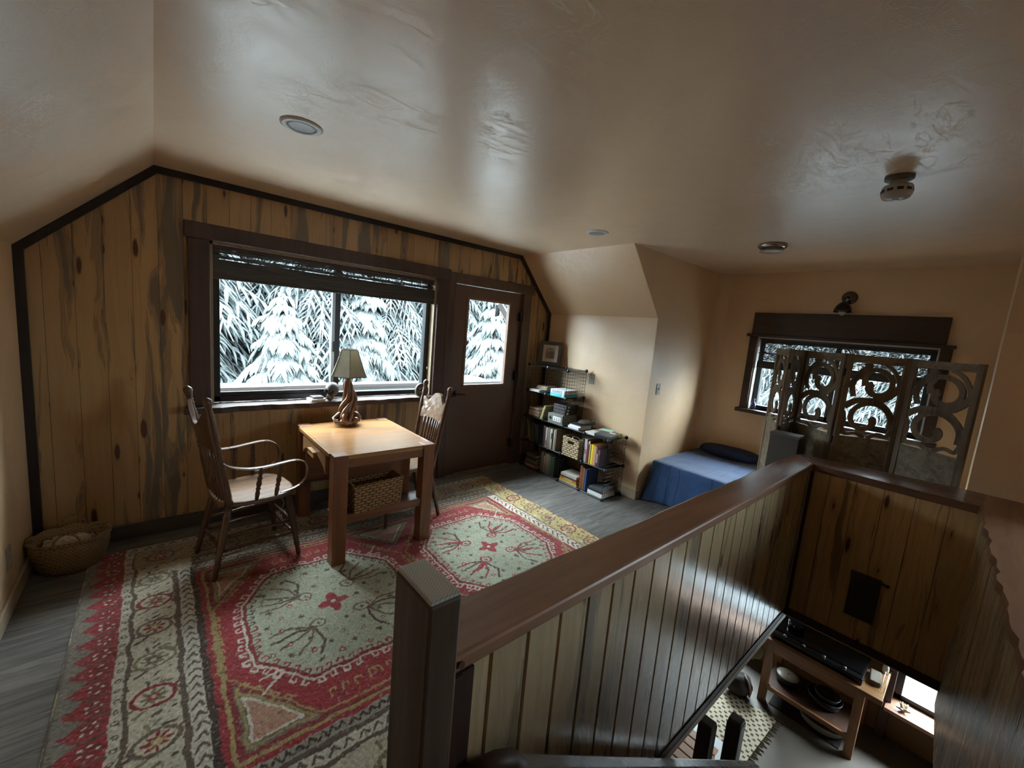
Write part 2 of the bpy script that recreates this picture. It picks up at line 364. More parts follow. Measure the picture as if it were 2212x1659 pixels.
# rear gable, behind the camera
m = MB(); m.box(XL-.1, XR+.1, YB-.16, YB, -.15, 2.5)
struct('wall_back', m, M['wall'], 'plaster gable wall at the back of the room', 'wall')
# storey below
m = MB(); m.box(-2.2, 5.4, -6.6, .2, -2.6, -2.45)
struct('floor_lower', m, M['concrete'], 'brown-grey concrete floor of the room below the stairs', 'floor')
m = MB(); m.box(5.25, 5.40, -3.49, -2.2, -2.6, -.15).box(5.25, 5.40, -.6, .2, -2.6, -.15).box(5.25, 5.40, -2.2, -.6, -2.6, -1.95).box(5.25, 5.40, -2.2, -.6, -.85, -.15).box(5.25, 5.40, -6.6, -5.1, -2.6, -.15).box(5.25, 5.40, -5.1, -3.49, -2.6, -2.0).box(5.25, 5.40, -5.1, -3.49, -.75, -.15)  # also leaves an opening for the added second window
struct('wall_lower_right', m, flat('lower_wall_panel', (.26,.15,.07), .45), 'brown wood panel wall below the small lower window', 'wall')
m = MB(); m.box(-2.3, 5.4, 0.16, .3, -2.6, -.15).box(-2.3, 5.4, -6.75, -6.6, -2.6, -.15).box(-2.4, -2.2, -6.75, .3, -2.6, -.15)
struct('wall_lower_front', m, M['wall'], 'tan walls enclosing the room below', 'wall')
m = MB(); m.box(2.625, 5.4, -6.6, .2, -.225, -.151).box(-2.3, 2.625, -2.952, .2, -.235, -.196).box(-2.3, 2.625, -2.93, .2, -.196, -.151).box(-2.3, -.45, -6.6, -2.952, -.225, -.151).box(-.45, 2.625, -6.6, -3.93, -.225, -.151)
struct('ceiling_lower', m, flat('cream_lower_ceiling', (.55,.5,.42), .5), 'cream ceiling edge of the room below', 'ceiling')
m = MB(); m.box(XR+.12, 5.4, -6.6, Y2-.14, -.15, 0).box(XR+.12, 5.4, Y1+.14, .2, -.15, 0).box(X2+.2, 5.4, Y2-.14, Y1+.14, -.15, 0)
struct('trim_9', m, M['base'], 'roof deck outside the dormer', 'roof')

# trims of the gable wall
def strip(name, pts, wd, mat, label, y0=-.018, y1=0.0):
    """a flat trim board along a poly-line in the x-z plane; inner side offset by wd"""
    m = MB(); P = [Vector((p[0], p[1])) for p in pts]; n = len(P); off = []
    for i in range(n):
        a = (P[i]-P[i-1]).normalized() if i else None; b = (P[i+1]-P[i]).normalized() if i < n-1 else None
        na = Vector((a.y, -a.x)) if a else None; nb = Vector((b.y, -b.x)) if b else None
        if na is None: q = nb
        elif nb is None: q = na
        else: q = (na+nb); q = q/ (q.dot(na))
        off.append(P[i]+q*wd)
    for i in range(n-1):
        m.prism([P[i], P[i+1], off[i+1], off[i]], y0, y1, 'y')
    return struct(name, m, mat, label, 'trim')
strip('trim_1', [(XL, 0), (XL, ZK), (XS, ZC), (XT, ZC), (XR, ZK), (XR, 0)], .042, M['band'], 'near-black trim following the gable outline under the ceiling')
m = MB(); m.box(XL+.042, WX0-.12, -.02, 0, 0, .10).box(WX0-.12, 1.473, -.02, 0, 0, .10).box(2.61, XR, -.02, 0, 0, .10)
struct('baseboard_front', m, M['base'], 'dark grey-brown baseboard under the pine wall', 'baseboard', bevel=.004)
m = MB(); m.box(XR-.018, XR, Y1-.018, -.02, 0, .095).box(XR, X2, Y1-.018, Y1, 0, .095)
struct('baseboard_right', m, M['base_tan'], 'tan baseboard along the knee wall and dormer side wall', 'baseboard', bevel=.004)
m = MB(); m.box(XL, XL+.015, YB, -.02, 0, .09)
struct('baseboard_left', m, M['base_tan'], 'tan baseboard along the left knee wall', 'baseboard', bevel=.003)

# ---- big window
win = thing('window_1', 'wide black-framed sliding window in the pine gable wall', 'window', (0.457, 0, .9)); win['kind'] = 'structure'
def wp(name, mb, mat, parent=win, **k):
    o = mb.build(name, mat, parent, **k); o.matrix_parent_inverse = Matrix.Translation(parent.location).inverted(); return o
m = MB(); m.box(-.561, WX0, -.03, 0, .86, 2.05).box(WX1, 1.4725, -.03, 0, .86, 2.05).box(-.58, 1.49, -.034, 0, 2.05, 2.155)
wp('casing', m, M['trim_z'], bevel=.005)
m = MB(); n = 40
fr_ = [(-.60+2.10*i/n, -.105-.012*math.sin(i*.55)-.010*math.sin(i*1.7+1)) for i in range(n+1)]
m.prism([(WX0-.14, 0), (WX0, 0), (WX0, .07), (WX1, .07), (WX1, 0), (1.49, 0)][::1]+fr_[::-1], .855, .898, 'z')
wp('window_sill', m, M['trim'], bevel=.004)
jw = wood('window_jamb_wood', (.33,.26,.17), (.22,.16,.10), 'z', 14, .45)
m = MB(); m.box(WX0, WX0+.018, 0, .16, .9, 2.05).box(WX1-.018, WX1, 0, .16, .9, 2.05).box(WX0, WX1, 0, .16, 2.03, 2.05)
wp('jamb', m, jw)
FX0, FX1, FZ0, FZ1, FY = WX0+.018, WX1-.018, .90, 2.03, .075
m = MB(); m.box(FX0, FX1, FY, FY+.07, FZ0, FZ0+.045).box(FX0, FX1, FY, FY+.07, FZ1-.015, FZ1).box(FX0, FX0+.045, FY, FY+.07, FZ0, FZ1).box(FX1-.045, FX1, FY, FY+.07, FZ0, FZ1)
m.box(.425, .475, FY+.005, FY+.06, FZ0, FZ1).box(FX0, .45, FY+.004, FY+.03, FZ0+.045, FZ0+.075)
wp('window_frame', m, M['black'], bevel=.003)
gt = flat('brushed_aluminium', (.35,.36,.38), .35, .8)
m = MB(); m.box(.405, .428, FY-.004, FY+.03, FZ0+.045, FZ1-.05)
wp('sash_rail', m, gt)
m = MB(); m.box(.408, .424, FY-.022, FY-.004, 1.30, 1.39); wp('window_latch', m, M['black'], bevel=.004)
m = MB(); m.box(FX0+.04, .43, FY+.020, FY+.024, FZ0+.04, FZ1-.04).box(.47, FX1-.04, FY+.040, FY+.044, FZ0+.04, FZ1-.04)
wp('pane', m, M['glass'])

# ---- door
dr = thing('door_1', 'brown door with a tall glass light beside the big window', 'door', (2.03, 0, 0)); dr['kind'] = 'structure'
GX0, GX1, GZ0, GZ1 = 1.754, 2.312, .985, 1.895
m = MB(); a0, a1, b0, b1 = .02, .06, 0.008, 2.03
m.box(DX0+.003, GX0, a0, a1, b0, b1).box(GX1, DX1-.003, a0, a1, b0, b1).box(GX0, GX1, a0, a1, b0, GZ0).box(GX0, GX1, a0, a1, GZ1, b1)
wp('door_leaf', m, M['door'], dr)
m = MB(); t_ = .022
m.box(GX0-t_, GX1+t_, a0-.008, a0+.01, GZ0-t_, GZ0+.004).box(GX0-t_, GX1+t_, a0-.008, a0+.01, GZ1-.004, GZ1+t_).box(GX0-t_, GX0+.004, a0-.008, a0+.01, GZ0, GZ1).box(GX1-.004, GX1+t_, a0-.008, a0+.01, GZ0, GZ1)
wp('glazing_bead', m, flat('bead_tan', (.17,.10,.065), .4), dr, bevel=.003)
m = MB(); m.box(GX0, GX1, .038, .042, GZ0, GZ1); wp('pane', m, M['glass'], dr)
m = MB(); m.box(1.473, DX0, -.026, .0, 0, 2.035).box(DX1, 2.612, -.026, 0, 0, 2.035).box(1.468, 2.64, -.032, 0, 2.035, 2.135)
wp('door_casing', m, wood('door_casing_wood', (.085,.045,.030), (.045,.022,.015), 'z', 14, .4, .1), dr, bevel=.004)
m = MB(); m.box(DX0, DX0+.003, 0, .16, 0, 2.035).box(DX1-.003, DX1, 0, .16, 0, 2.035).box(DX0, DX1, .061, .085, 0, .0085)
wp('door_jamb', m, M['trim_z'], dr)
m = MB(); m.box(1.615, 1.665, a0-.012, a0, .86, .93); m.tube([(1.64, a0-.01, .895), (1.64, a0-.05, .895)], .011, 10); m.tube([(1.63, a0-.05, .895), (1.70, a0-.052, .893), (1.755, a0-.048, .888)], [.011,.010,.007], 8)
wp('door_handle', m, flat('dark_bronze', (.02,.016,.014), .35, .6), dr, bevel=.002)
for z in (.22, 1.03, 1.72):
    m = MB(); m.tube([(DX1-.005, -.03, z), (DX1-.005, -.03, z+.10)], .009, 8); m.box(DX1-.035, DX1+.02, -.024, .021, z, z+.10)
    wp('hinge', m, flat('dark_bronze', (.02,.016,.014), .35, .6), dr)

# ---- dormer window
dw = thing('window_2', 'dormer window with dark wood surround behind the folding screen', 'window', (X2, -2.63, 1)); dw['kind'] = 'structure'
m = MB(); m.box(X2-.035, X2, -3.36, -1.87, 1.80, 2.03)
wp('window_header', m, M['cap_y'] if False else wood('dark_header_wood', (.055,.026,.014), (.028,.013,.008), 'y', 12, .4, .1), dw, bevel=.004)
hd = bpy.data.materials['dark_header_wood']
m = MB(); m.box(X2-.06, X2, -3.42, -1.83, 1.772, 1.80); wp('header_ledge', m, hd, dw, bevel=.004)
m = MB(); m.box(X2-.022, X2, VY1, VY1+.075, .975, 1.772).box(X2-.022, X2, VY0-.075, VY0, .975, 1.772); wp('casing', m, hd, dw, bevel=.003)
m = MB(); m.box(X2-.07, X2+.09, VY0-.10, VY1+.10, .935, .975) ; wp('window_sill', m, hd, dw, bevel=.004)
m = MB(); m.box(X2, X2+.2, VY1-.012, VY1, .975, 1.772).box(X2, X2+.2, VY0, VY0+.012, .975, 1.772).box(X2, X2+.2, VY0, VY1, 1.76, 1.772); wp('jamb', m, flat('white_jamb', (.55,.53,.5), .5), dw)
m = MB(); fx = X2+.09
m.box(fx, fx+.06, VY0+.012, VY1-.012, .975, 1.02).box(fx, fx+.06, VY0+.012, VY1-.012, 1.71, 1.76)
for yy in (VY0+.012, VY1-.057, -2.66): m.box(fx, fx+.06, yy, yy+.045, .975, 1.76)
wp('window_frame', m, M['black'], dw, bevel=.003)
m = MB(); m.box(fx+.03, fx+.034, VY0+.02, VY1-.02, .99, 1.75); wp('pane', m, M['glass'], dw)

# ---- lower window
lw = thing('window_3', 'small bright window in the room below the stairs', 'window', (5.25, -3.9, -1.6)); lw['kind'] = 'structure'
m = MB(); m.box(5.30, 5.36, -5.1, -3.49, -2.0, -1.94).box(5.30, 5.36, -5.1, -3.49, -.81, -.75).box(5.30, 5.36, -3.56, -3.49, -2.0, -.75).box(5.30, 5.36, -5.1, -5.03, -2.0, -.75)
wp('window_frame', m, M['black'], lw, bevel=.003)
m = MB(); m.box(5.33, 5.334, -5.06, -3.53, -1.97, -.78); wp('pane', m, M['glass'], lw)
m = MB(); m.box(5.02, 5.30, -5.2, -3.46, -2.035, -1.995); wp('window_sill', m, flat('pink_brown_sill', (.42,.23,.15), .4), lw, bevel=.004)
rw = thing('added_rear_window', 'window in the right knee wall behind the viewer', 'window', (XR, -5.35, 1.35)); rw['kind'] = 'structure'  # invented window, added to bring fill light into the attic
m = MB(); m.box(XR+.05, XR+.1, RY_0, RY_1, RZ_0, RZ_0+.04).box(XR+.05, XR+.1, RY_0, RY_1, RZ_1-.04, RZ_1)
for yy in (RY_0, RY_1-.04): m.box(XR+.05, XR+.1, yy, yy+.04, RZ_0, RZ_1)
wp('window_frame', m, M['black'], rw)
m = MB(); m.box(XR+.07, XR+.074, RY_0+.03, RY_1-.03, RZ_0+.03, RZ_1-.03); wp('pane', m, M['glass'], rw)
lv = thing('added_lower_window', 'second window of the room below, out of sight under the attic floor', 'window', (5.25, -1.4, -1.4)); lv['kind'] = 'structure'  # invented window, added to light the near stairwell wall from below
m = MB(); m.box(5.30, 5.36, -2.2, -.6, -1.95, -1.89).box(5.30, 5.36, -2.2, -.6, -.91, -.85).box(5.30, 5.36, -2.2, -2.14, -1.95, -.85).box(5.30, 5.36, -.66, -.6, -1.95, -.85)
wp('window_frame', m, M['black'], lv, bevel=.003)
m = MB(); m.box(5.33, 5.334, -2.17, -.63, -1.92, -.88); wp('pane', m, M['glass'], lv)
# ================================================================ stairwell half walls
def vboards(m, s0, s1, bw, off, z0, z1, axis, face, th=.02, g=.006):
    k0 = math.floor((s0+off)/bw); k1 = math.ceil((s1+off)/bw)
    for k in range(k0, k1):
        a = max(s0, k*bw-off+g/2); b = min(s1, (k+1)*bw-off-g/2)
        if b-a < .004: continue
        c = .004
        pts = [(a, face), (a, face-th+c), (a+c, face-th), (b-c, face-th), (b, face-th+c), (b, face)] if axis == 'x' else None
        if axis == 'x': m.prism(pts, z0, z1, 'z')
        else: m.prism([(face-th*-1*0+0, a), (face, a), (face-th+c, a), (face-th, a+c), (face-th, b-c), (face-th+c, b), (face, b)][1:], z0, z1, 'z')
# half wall along the stairs
m = MB(); m.box(-.215, 2.60, -2.93, -2.82, 0, .855); hw = struct('wall_stair_side', m, M['pine_rail_x'], 'half wall of varnished pine boards along the stairs', 'wall')
m = MB(); vboards(m, -.215, 2.60, .1237, .021, -.155, .855, 'x', -2.931, .014, .0045)
struct('boards', m, M['pine_rail_x'], '', '', hw)
m = MB(); m.box(-.215, 2.60, -2.931, -2.9305, -.155, .855); struct('groove_backing', m, flat('groove_dark', (.20,.11,.035), .6), '', '', hw)
m = MB(); m.box(-.30, -.20, -2.952, -2.931, -.155, .855); m.box(-.27, -.235, -2.958, -2.952, -.155, .855)
struct('corner_board', m, M['trim_z'], '', '', hw)
m = MB(); m.box(-.3, 2.6, -2.95, -2.931, -.195, -.155); struct('bottom_trim', m, M['trim'], '', '', hw)
# end half wall
m = MB(); m.box(2.62, 2.75, -3.76, -2.82, 0, .855); he = struct('wall_stair_end', m, M['pine_rail_y'], 'half wall of golden knotty pine boards at the end of the stairwell', 'wall')
m = MB(); m.box(2.60, 2.62, -3.76, -2.945, -.15, .855); struct('boards', m, M['pine_rail_y'], '', '', he)
m = MB(); m.box(2.585, 2.60, -2.965, -2.945, -.15, .855).box(2.575, 2.60, -3.75, -3.725, -.15, .855).box(2.58, 2.60, -3.75, -2.95, -.195, -.15)
struct('corner_board', m, M['trim_z'], '', '', he)
# near stairwell wall, running back towards the viewer very slightly askew, and the ledge on top
YA, YBs = -3.716, -3.86
m = MB(); m.prism([(2.62, YA), (2.62, YA-.06), (-.32, YBs-.06), (-.32, YBs)], -.3, .862, 'z')
hc = struct('wall_stair_near', m, M['pine_stair'], 'pine-board wall on the right edge of the stairwell', 'wall')
m = MB(); N = 60; ev = [(2.62-2.94*i/N, YA+(YBs-YA)*i/N+.010+.012*max(0, math.sin(i*.9))*math.exp(-abs(i-18)/30)+.004*math.sin(i*2.3)) for i in range(N+1)]
m.prism(ev+[(-.32, -4.7), (XR, -4.7), (XR, YA)], .862, .90, 'z')
m.box(-.32, XR, -4.7, -4.6, 0, .862)
struct('trim_2', m, M['cap'], 'wide dark wood ledge with a ragged edge beside the stairwell', 'ledge')
# ================================================================ outdoors
def snow_mat(name, dark, thr=.30, fine=17, snow=(.070,.080,.083)):
    t = NT(name); ge = t.n('NewGeometry'); sx = t.n('SeparateXYZ'); t.l(ge.outputs['Normal'], sx.inputs[0])
    n1 = t.noise(t.obj(), fine, 4, .6); n2 = t.noise(t.obj(), fine*.22, 2)
    f = t.math('ADD', sx.outputs[2], t.math('MULTIPLY', t.math('SUBTRACT', n1, .5), 5.5)); f = t.math('ADD', f, t.math('MULTIPLY', t.math('SUBTRACT', n2, .5), .8))
    f = t.mapr(f, thr-.10, thr+.10); c = t.mix(f, dark, snow); t.bsdf(c, .85, 0, 0, .2); return t.m
SN = snow_mat('snow_laden_needles', (.092,.108,.106)); SNF = snow_mat('snow_laden_needles_far', (.085,.10,.10), .30, 15)
GS = flat('snow', (.60,.62,.64), .9, nscale=3, var=.04)
BARK = flat('grey_bark', (.10,.085,.075), .9, nscale=20, var=.3)
def hgt(x, y): return -2.75+max(0, y-6)*.36+.25*math.sin(x*.5)*math.cos(y*.4)+max(0, x-9)*.30+.0*x
m = MB(); m.grid(lambda u, v: (-30+75*u, -26+66*v, hgt(-30+75*u, -26+66*v)), 60, 60)
struct('terrain', m, flat('hill_snow', (.06,.066,.07), .9, nscale=3, var=.2), 'snow-covered hillside outside the windows', 'ground', smooth=True)

def conifer(name, H, Rb, seed, nwh, per, mat, sub=9, wf=1.0):
    rng = random.Random(seed); b = MB()
    for i in range(nwh):
        t = i/(nwh-1); z = H*(.10+.88*t); L = Rb*((1-t)**.85)*(.86+.28*rng.random())+.07
        for k in range(max(4, int(per*(1-.45*t)))):
            th = 2*PI*(k/per*(1/(1-.45*t)))+rng.random()*.5+i*.7; l = L*(.72+.4*rng.random()); dx, dy = math.cos(th), math.sin(th)
            dr = .42+.34*rng.random(); rise = .12+.1*rng.random(); z += (rng.random()-.5)*H*.02
            def P(s, o=0.0, dz=0.0):
                rr = l*s; return Vector((dx*rr-dy*o, dy*rr+dx*o, z+l*(rise*s-dr*s*s*1.25)+dz))
            w = (.022+.015*l)*wf
            b.tube([P(0), P(.3), P(.6), P(.85), P(1, 0, -.03)], [w*.5, w, w*1.1, w*.9, w*.25], 6, True, flat=(.72, 1.25))
            for q in range(sub):
                s0 = .22+.75*(q//2)/(sub/2); sd = 1 if q % 2 else -1
                ll = l*.26*(1.15-s0)*(.5+.9*rng.random())+.06; a = P(min(s0, .97)); jit = (rng.random()-.5)*.04
                c1 = P(min(1.05, s0+.55*ll/l), sd*ll*.62, -.015-.12*ll+jit); c2 = P(min(1.15, s0+.85*ll/l), sd*ll, -.05-.45*ll+jit)
                ww = w*(.6+.8*rng.random())
                b.tube([a, a.lerp(c1, .6)+Vector((0,0,.012)), c1, c2], [ww*.6, ww, ww*.95, ww*.25], 5, True, flat=(.7, 1.2))
    for _ in range(2): b.tube([(0,0,H*.93), (0,0,H*1.0), (.01,0,H*1.035)], [.05,.045,.01], 6)
    o = thing(name, None, None)
    b.build('foliage', mat, o, smooth=True)
    MB().tube([(0,0,-.6), (0,0,H*.5), (0,0,H*.97)], [Rb*.065, Rb*.045, .02], 8).build('trunk', BARK, o)
    return o
near = conifer('conifer', 5.2, 2.05, 3, 28, 14, SN, 28, .80)
tall = conifer('conifer', 11.0, 2.3, 11, 46, 13, SNF, 14, .55)
rnd_ = conifer('conifer', 4.6, 1.35, 21, 26, 12, SN, 18, .8)
def place(o, x, y, s, rz, label, group=None, z=None):
    o.location = (x, y, hgt(x, y) if z is None else z); o.scale = (s, s, s*1.0); o.rotation_euler = (0, 0, rz); tag(o, label, 'tree', group)
place(near, 1.3, 6.1, 1.0, .3, 'broad snow-laden conifer filling the left pane of the big window', z=-3.05)
place(rnd_, 4.75, 3.3, 1.12, 1.1, 'rounded snow-covered conifer seen through the glass of the door', z=-3.1)
FG = 'snowy conifers packed behind the nearest trees'
spots = []
rng = random.Random(5)
for row, (y, x0, x1, st_) in enumerate(((8.6, -3.4, 12.5, 1.55), (11.3, -4.5, 17, 1.7), (14.6, -5, 22, 2.1), (18.5, -6, 27, 2.7))):
    x = x0
    while x < x1:
        spots.append((x+rng.uniform(-.35,.35), y+rng.uniform(-.7,.7), rng.uniform(.85,1.25))); x += st_
first = True
for (x, y, s) in spots:
    if abs(x-1.2) < .9 and y < 9.3: continue
    o = tall if first else copy_tree(tall); first = False
    place(o, x, y, s*.9, rng.uniform(0, 6), 'tall snow-covered conifer in the dense forest on the hillside outside', FG)
mid = copy_tree(rnd_); place(mid, 6.3, 5.4, 1.3, 2.2, 'snowy conifer at the right edge of the right window pane', z=-3.1)
mid = copy_tree(near); place(mid, 3.55, 7.4, 1.06, 2.9, 'snow-laden conifer behind the lamp, in the right pane of the big window', z=-2.7)
mid = copy_tree(rnd_); place(mid, -.9, 7.0, 1.35, 4.0, 'snow-laden conifer at the left edge of the big window', z=-2.9)
for (x, y, s) in ((13.5, -6.5, .8), (14.5, -2.5, .75), (16, .5, .9), (17.5, -9, .9)):
    o = copy_tree(tall); place(o, x, y, s, x, 'snow-covered conifer across the clearing outside the dormer window', 'conifers beyond the dormer window')
# deck rail with snow
RB = wood('red_brown_deck_wood', (.0075,.0034,.0028), (.0045,.002,.0018), 'x', 12, .6)
GSD = flat('old_snow', (.075,.082,.086), .9, nscale=6, var=.15)
t = thing('deck_railing', 'red-brown wooden deck railing with snow on it, just outside the big window', 'railing', (1.5, 1.6, 0))
m = MB(); m.box(-3, 6, 1.58, 1.66, .60, .735).box(-3, 6, 1.52, 1.72, .735, .765)
wp('rail_board', m, RB, t)
m = MB(); m.box(-3, 6, 1.60, 1.64, .20, .30); wp('rail_board', m, RB, t)
for x in (-2.4, -.9, 2.9, 4.6):
    m = MB(); m.box(x, x+.1, 1.57, 1.67, -.2, .6); wp('post', m, RB, t)
for (xa, xb, hh) in ((-3, .35, .085), (2.15, 3.3, .10)):
    m = MB()
    def sn(u, v):
        x = xa+(xb-xa)*u; k = hh*math.sin(PI*(.5*u+.5 if xa < 0 else u))**.7*(1+.5*mnoise.noise(Vector((x*3, 3, 0))))
        return (x, 1.50+.24*v, .762+max(.003, k*math.sin(PI*v)**.5))
    m.grid(sn, 60, 8); wp('snow_cap', m, GSD, t, smooth=True)
m = MB(); m.box(-3.5, 6.5, .17, 1.75, -.16, -.02); struct('deck', m, RB, 'snow-covered wooden deck outside the gable wall', 'deck')
m = MB()
def sd(u, v):
    x = -3.5+10*u; y = .17+1.55*v; h = .25+.30*math.exp(-((x+.3)/.8)**2)*v+.25*math.exp(-((x-2.9)/.7)**2)*v+.06*mnoise.noise(Vector((x*1.5, y*2, 1)))
    return (x, y, h)
m.grid(sd, 80, 14); tag(m.build('deck_snow', GS, None, smooth=True), 'deep drifted snow lying on the deck boards', 'snow', kind='stuff')
m = MB(); m.tube([(3.02, 1.1, 1.98), (3.02+.62, 1.1, 1.30)], .055, 4); tag(m.build('deck_brace', RB), 'diagonal red-brown brace of the deck roof, top right of the door glass', 'brace')
m = MB(); m.box(3.55, 3.67, 1.04, 1.16, -.1, 2.3); tag(m.build('deck_post', RB), 'upright deck post outside, right of the door', 'post')

# ================================================================ stairs
st = thing('staircase', 'wooden staircase going down beside the pine half wall', 'stairs', (-.3, -3.3, 0))
N = 13; rise = 2.45/N; run = .258
tr_ = wood('stair_tread_wood', (.20,.10,.05), (.11,.05,.025), 'y', 12, .4)
for k in range(1, N):
    m = MB(); x = -.32+run*(k-1); m.box(x, x+run+.02, -3.74, -2.96, -rise*k-.035, -rise*k); m.box(x-.0, x+.018, -3.74, -2.96, -rise*k, -rise*(k-1)-.036)
    o = m.build('step', tr_, st); o.matrix_parent_inverse = Matrix.Translation(st.location).inverted()
hr = thing('handrail', 'wooden handrail sloping down the stairs below the half wall', 'handrail', (-.1, -3.0, .6))
M['hand'] = wood('worn_handrail_wood', (.27,.24,.22), (.17,.145,.13), 'x', 12, .28, .4)
m = MB(); d = Vector((2.46, 0, -1.796)).normalized(); up = Vector((-d.z, 0, d.x)); up = up if up.z > 0 else -up
a = Vector((-.13, -3.0, .60)); b = Vector((2.34, -3.0, -1.20))
vs = []
for p in (a, b):
    for dy, du in ((-.032, -.045), (.032, -.045), (.032, .0), (-.032, .0)): vs.append(p+up*du+Vector((0, dy, 0)))
m.add(vs, [(0,1,2,3)[::-1], (4,5,6,7), (0,1,5,4), (1,2,6,5), (2,3,7,6), (3,0,4,7)])
o = m.build('rail', M['hand'], hr, bevel=.012); o.matrix_parent_inverse = Matrix.Translation(hr.location).inverted()
m = MB(); pts = [(-.04,-3.0,.50), (-.10,-3.0,.578), (-.15,-3.0,.607), (-.19,-2.985,.60), (-.205,-2.965,.575)]
m.tube(pts, [.024,.025,.025,.024,.022], 12); o = m.build('rounded_end', M['trim'], hr, smooth=True); o.matrix_parent_inverse = Matrix.Translation(hr.location).inverted()
for x in (.6, 1.7):
    z = .6-(x+.13)*.7297-.05
    m = MB(); m.tube([(x,-3.0,z+.01), (x,-2.99,z-.05), (x,-2.95,z-.06)], .009, 8); o = m.build('bracket', flat('dark_bronze', (.02,.016,.014), .35, .6), hr); o.matrix_parent_inverse = Matrix.Translation(hr.location).inverted()
for (x, y, dz, lb) in ((2.60, -2.585, 0, 'left square wooden post standing on the lower floor in front of the patterned mat'), (2.83, -2.72, .0, 'right square wooden post standing on the lower floor in front of the patterned mat')):
    m = MB(); m.box(x-.06, x+.06, y-.055, y+.055, -2.45, -1.42)
    m.prism([(x-.06, -1.42), (x+.06, -1.42), (x+.045, -1.39), (x-.045, -1.39)], y-.05, y+.05, 'y')
    tag(m.build('newel_post', wood('grey_brown_post', (.085,.062,.045), (.05,.035,.025), 'z', 12, .5), bevel=.008), lb, 'post')

# rail cap and newel of the upper floor
rc = thing('rail_cap', 'red-brown wooden cap rail running along the top of both half walls', 'rail', (1, -2.87, .9))
m = MB(); n = 48
def ey(i, base, amp, ph): return base+amp*math.sin(i*.35+ph)+amp*.6*math.sin(i*1.1+ph*2)
far = [(-.19+ (2.80+.19)*i/n, ey(i, -2.785, .003, .4)) for i in range(n+1)]
m.prism([(-.30, -2.95), (2.66, -2.95), (2.60+.0, -2.95)][:1]+[(2.615, -2.95), (2.83, -2.82)]+[(2.80, -2.80)]+far[::-1][1:]+[(-.19, -2.862), (-.30, -2.862)], .855, .90, 'z')
o = wp('cap_board', m, M['cap'], rc, bevel=.010)
m = MB(); endn = [(2.83+.13*min(1, i/24), -2.82-(.85)*i/24+.0) for i in range(25)]
m.prism([(2.598, -2.951)]+[(2.595+.002*math.sin(i), -2.951-(.765)*i/24) for i in range(25)]+[(2.955, -3.72)]+endn[::-1][1:]+[(2.616, -2.951)], .856, .902, 'z')
o = wp('cap_board', m, M['cap_y'], rc, bevel=.008)
m = MB(); m.lathe([(.0, 0), (.009, 0), (.009, .003), (0, .003)], 10, TR((-.24, -2.954, .88), 0, PI/2)); wp('plug', m, flat('wood_plug', (.10,.05,.03), .4), rc)
nw = thing('newel_post', 'square grey-topped newel post at the near end of the half wall', 'post', (-.31, -2.85, 0))
NG = wood('newel_side_wood', (.105,.070,.048), (.060,.038,.026), 'z', 16, .45, .1)
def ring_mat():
    t = NT('end_grain_sky_sheen'); X = t.xyz(); a = t.math('SUBTRACT', X[0], -.52); b = t.math('SUBTRACT', X[1], -2.70)
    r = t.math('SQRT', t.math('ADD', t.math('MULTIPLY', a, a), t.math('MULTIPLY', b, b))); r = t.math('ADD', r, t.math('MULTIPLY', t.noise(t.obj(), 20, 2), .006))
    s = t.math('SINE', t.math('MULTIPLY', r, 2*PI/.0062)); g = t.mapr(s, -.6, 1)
    c = t.mix(g, (.50,.55,.56), (.36,.39,.39)); t.bsdf(c, .3, 0, .3, .5, bump=s, bstr=.08, bdist=.0006); return t.m  # ringed grey end grain, lightened to paint in a bluish sky sheen
m = MB(); m.box(-.352, -.277, -2.990, -2.838, 0, 1.085); o = wp('post_body', m, NG, nw, bevel=.006)
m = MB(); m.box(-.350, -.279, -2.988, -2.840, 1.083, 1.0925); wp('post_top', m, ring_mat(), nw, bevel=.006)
# ================================================================ furniture
def CH(name, mb, mat, parent, **k): return mb.build(name, mat, parent, **k)
OAK = wood('honey_oak_top', (.46,.24,.095), (.29,.135,.050), 'x', 14, .17, .5)
OAKZ = wood('red_oak_leg', (.27,.105,.040), (.16,.055,.022), 'z', 14, .38, .2)
OAKX = wood('red_oak_rail', (.25,.10,.040), (.15,.052,.022), 'x', 14, .38, .2)
OAKY = wood('honey_oak_drawer', (.36,.19,.075), (.24,.12,.045), 'y', 14, .38, .2)
SHAD = wood('dark_oak_inner', (.10,.045,.022), (.06,.026,.013), 'y', 12, .5)

# ---- library table, origin at its near-left leg
TX0, TX1, TY0, TY1 = .085, .795, -1.075, -.175
tb = thing('library_table', 'honey-coloured oak table with a side drawer and open end shelves below the window', 'table', (.44, -.63, .012))
def tp(name, m, mat, **k): return wp(name, m, mat, tb, **k)
L = .088; ZT = .745
for (x, y) in ((TX0, TY0), (TX1-L, TY0), (TX0, TY1-L), (TX1-L, TY1-L)):
    m = MB(); m.box(x, x+L, y, y+L, .012, ZT+.004); tp('leg', m, OAKZ, bevel=.004)
m = MB(); i_ = L
m.prism([(TX0+.012, TY0+i_), (TX0+i_, TY0+i_), (TX0+i_, TY0+.01), (TX1-i_, TY0+.01), (TX1-i_, TY0+i_), (TX1-.012, TY0+i_), (TX1-.012, TY1-i_), (TX1-i_, TY1-i_), (TX1-i_, TY1-.01), (TX0+i_, TY1-.01), (TX0+i_, TY1-i_), (TX0+.012, TY1-i_)], ZT-.028, ZT, 'z')
m.box(TX0-.006, TX0+.012, TY0+i_+.002, TY1-i_-.002, ZT-.028, ZT).box(TX1-.012, TX1+.006, TY0+i_+.002, TY1-i_-.002, ZT-.028, ZT)
tp('tabletop', m, OAK, bevel=.003)
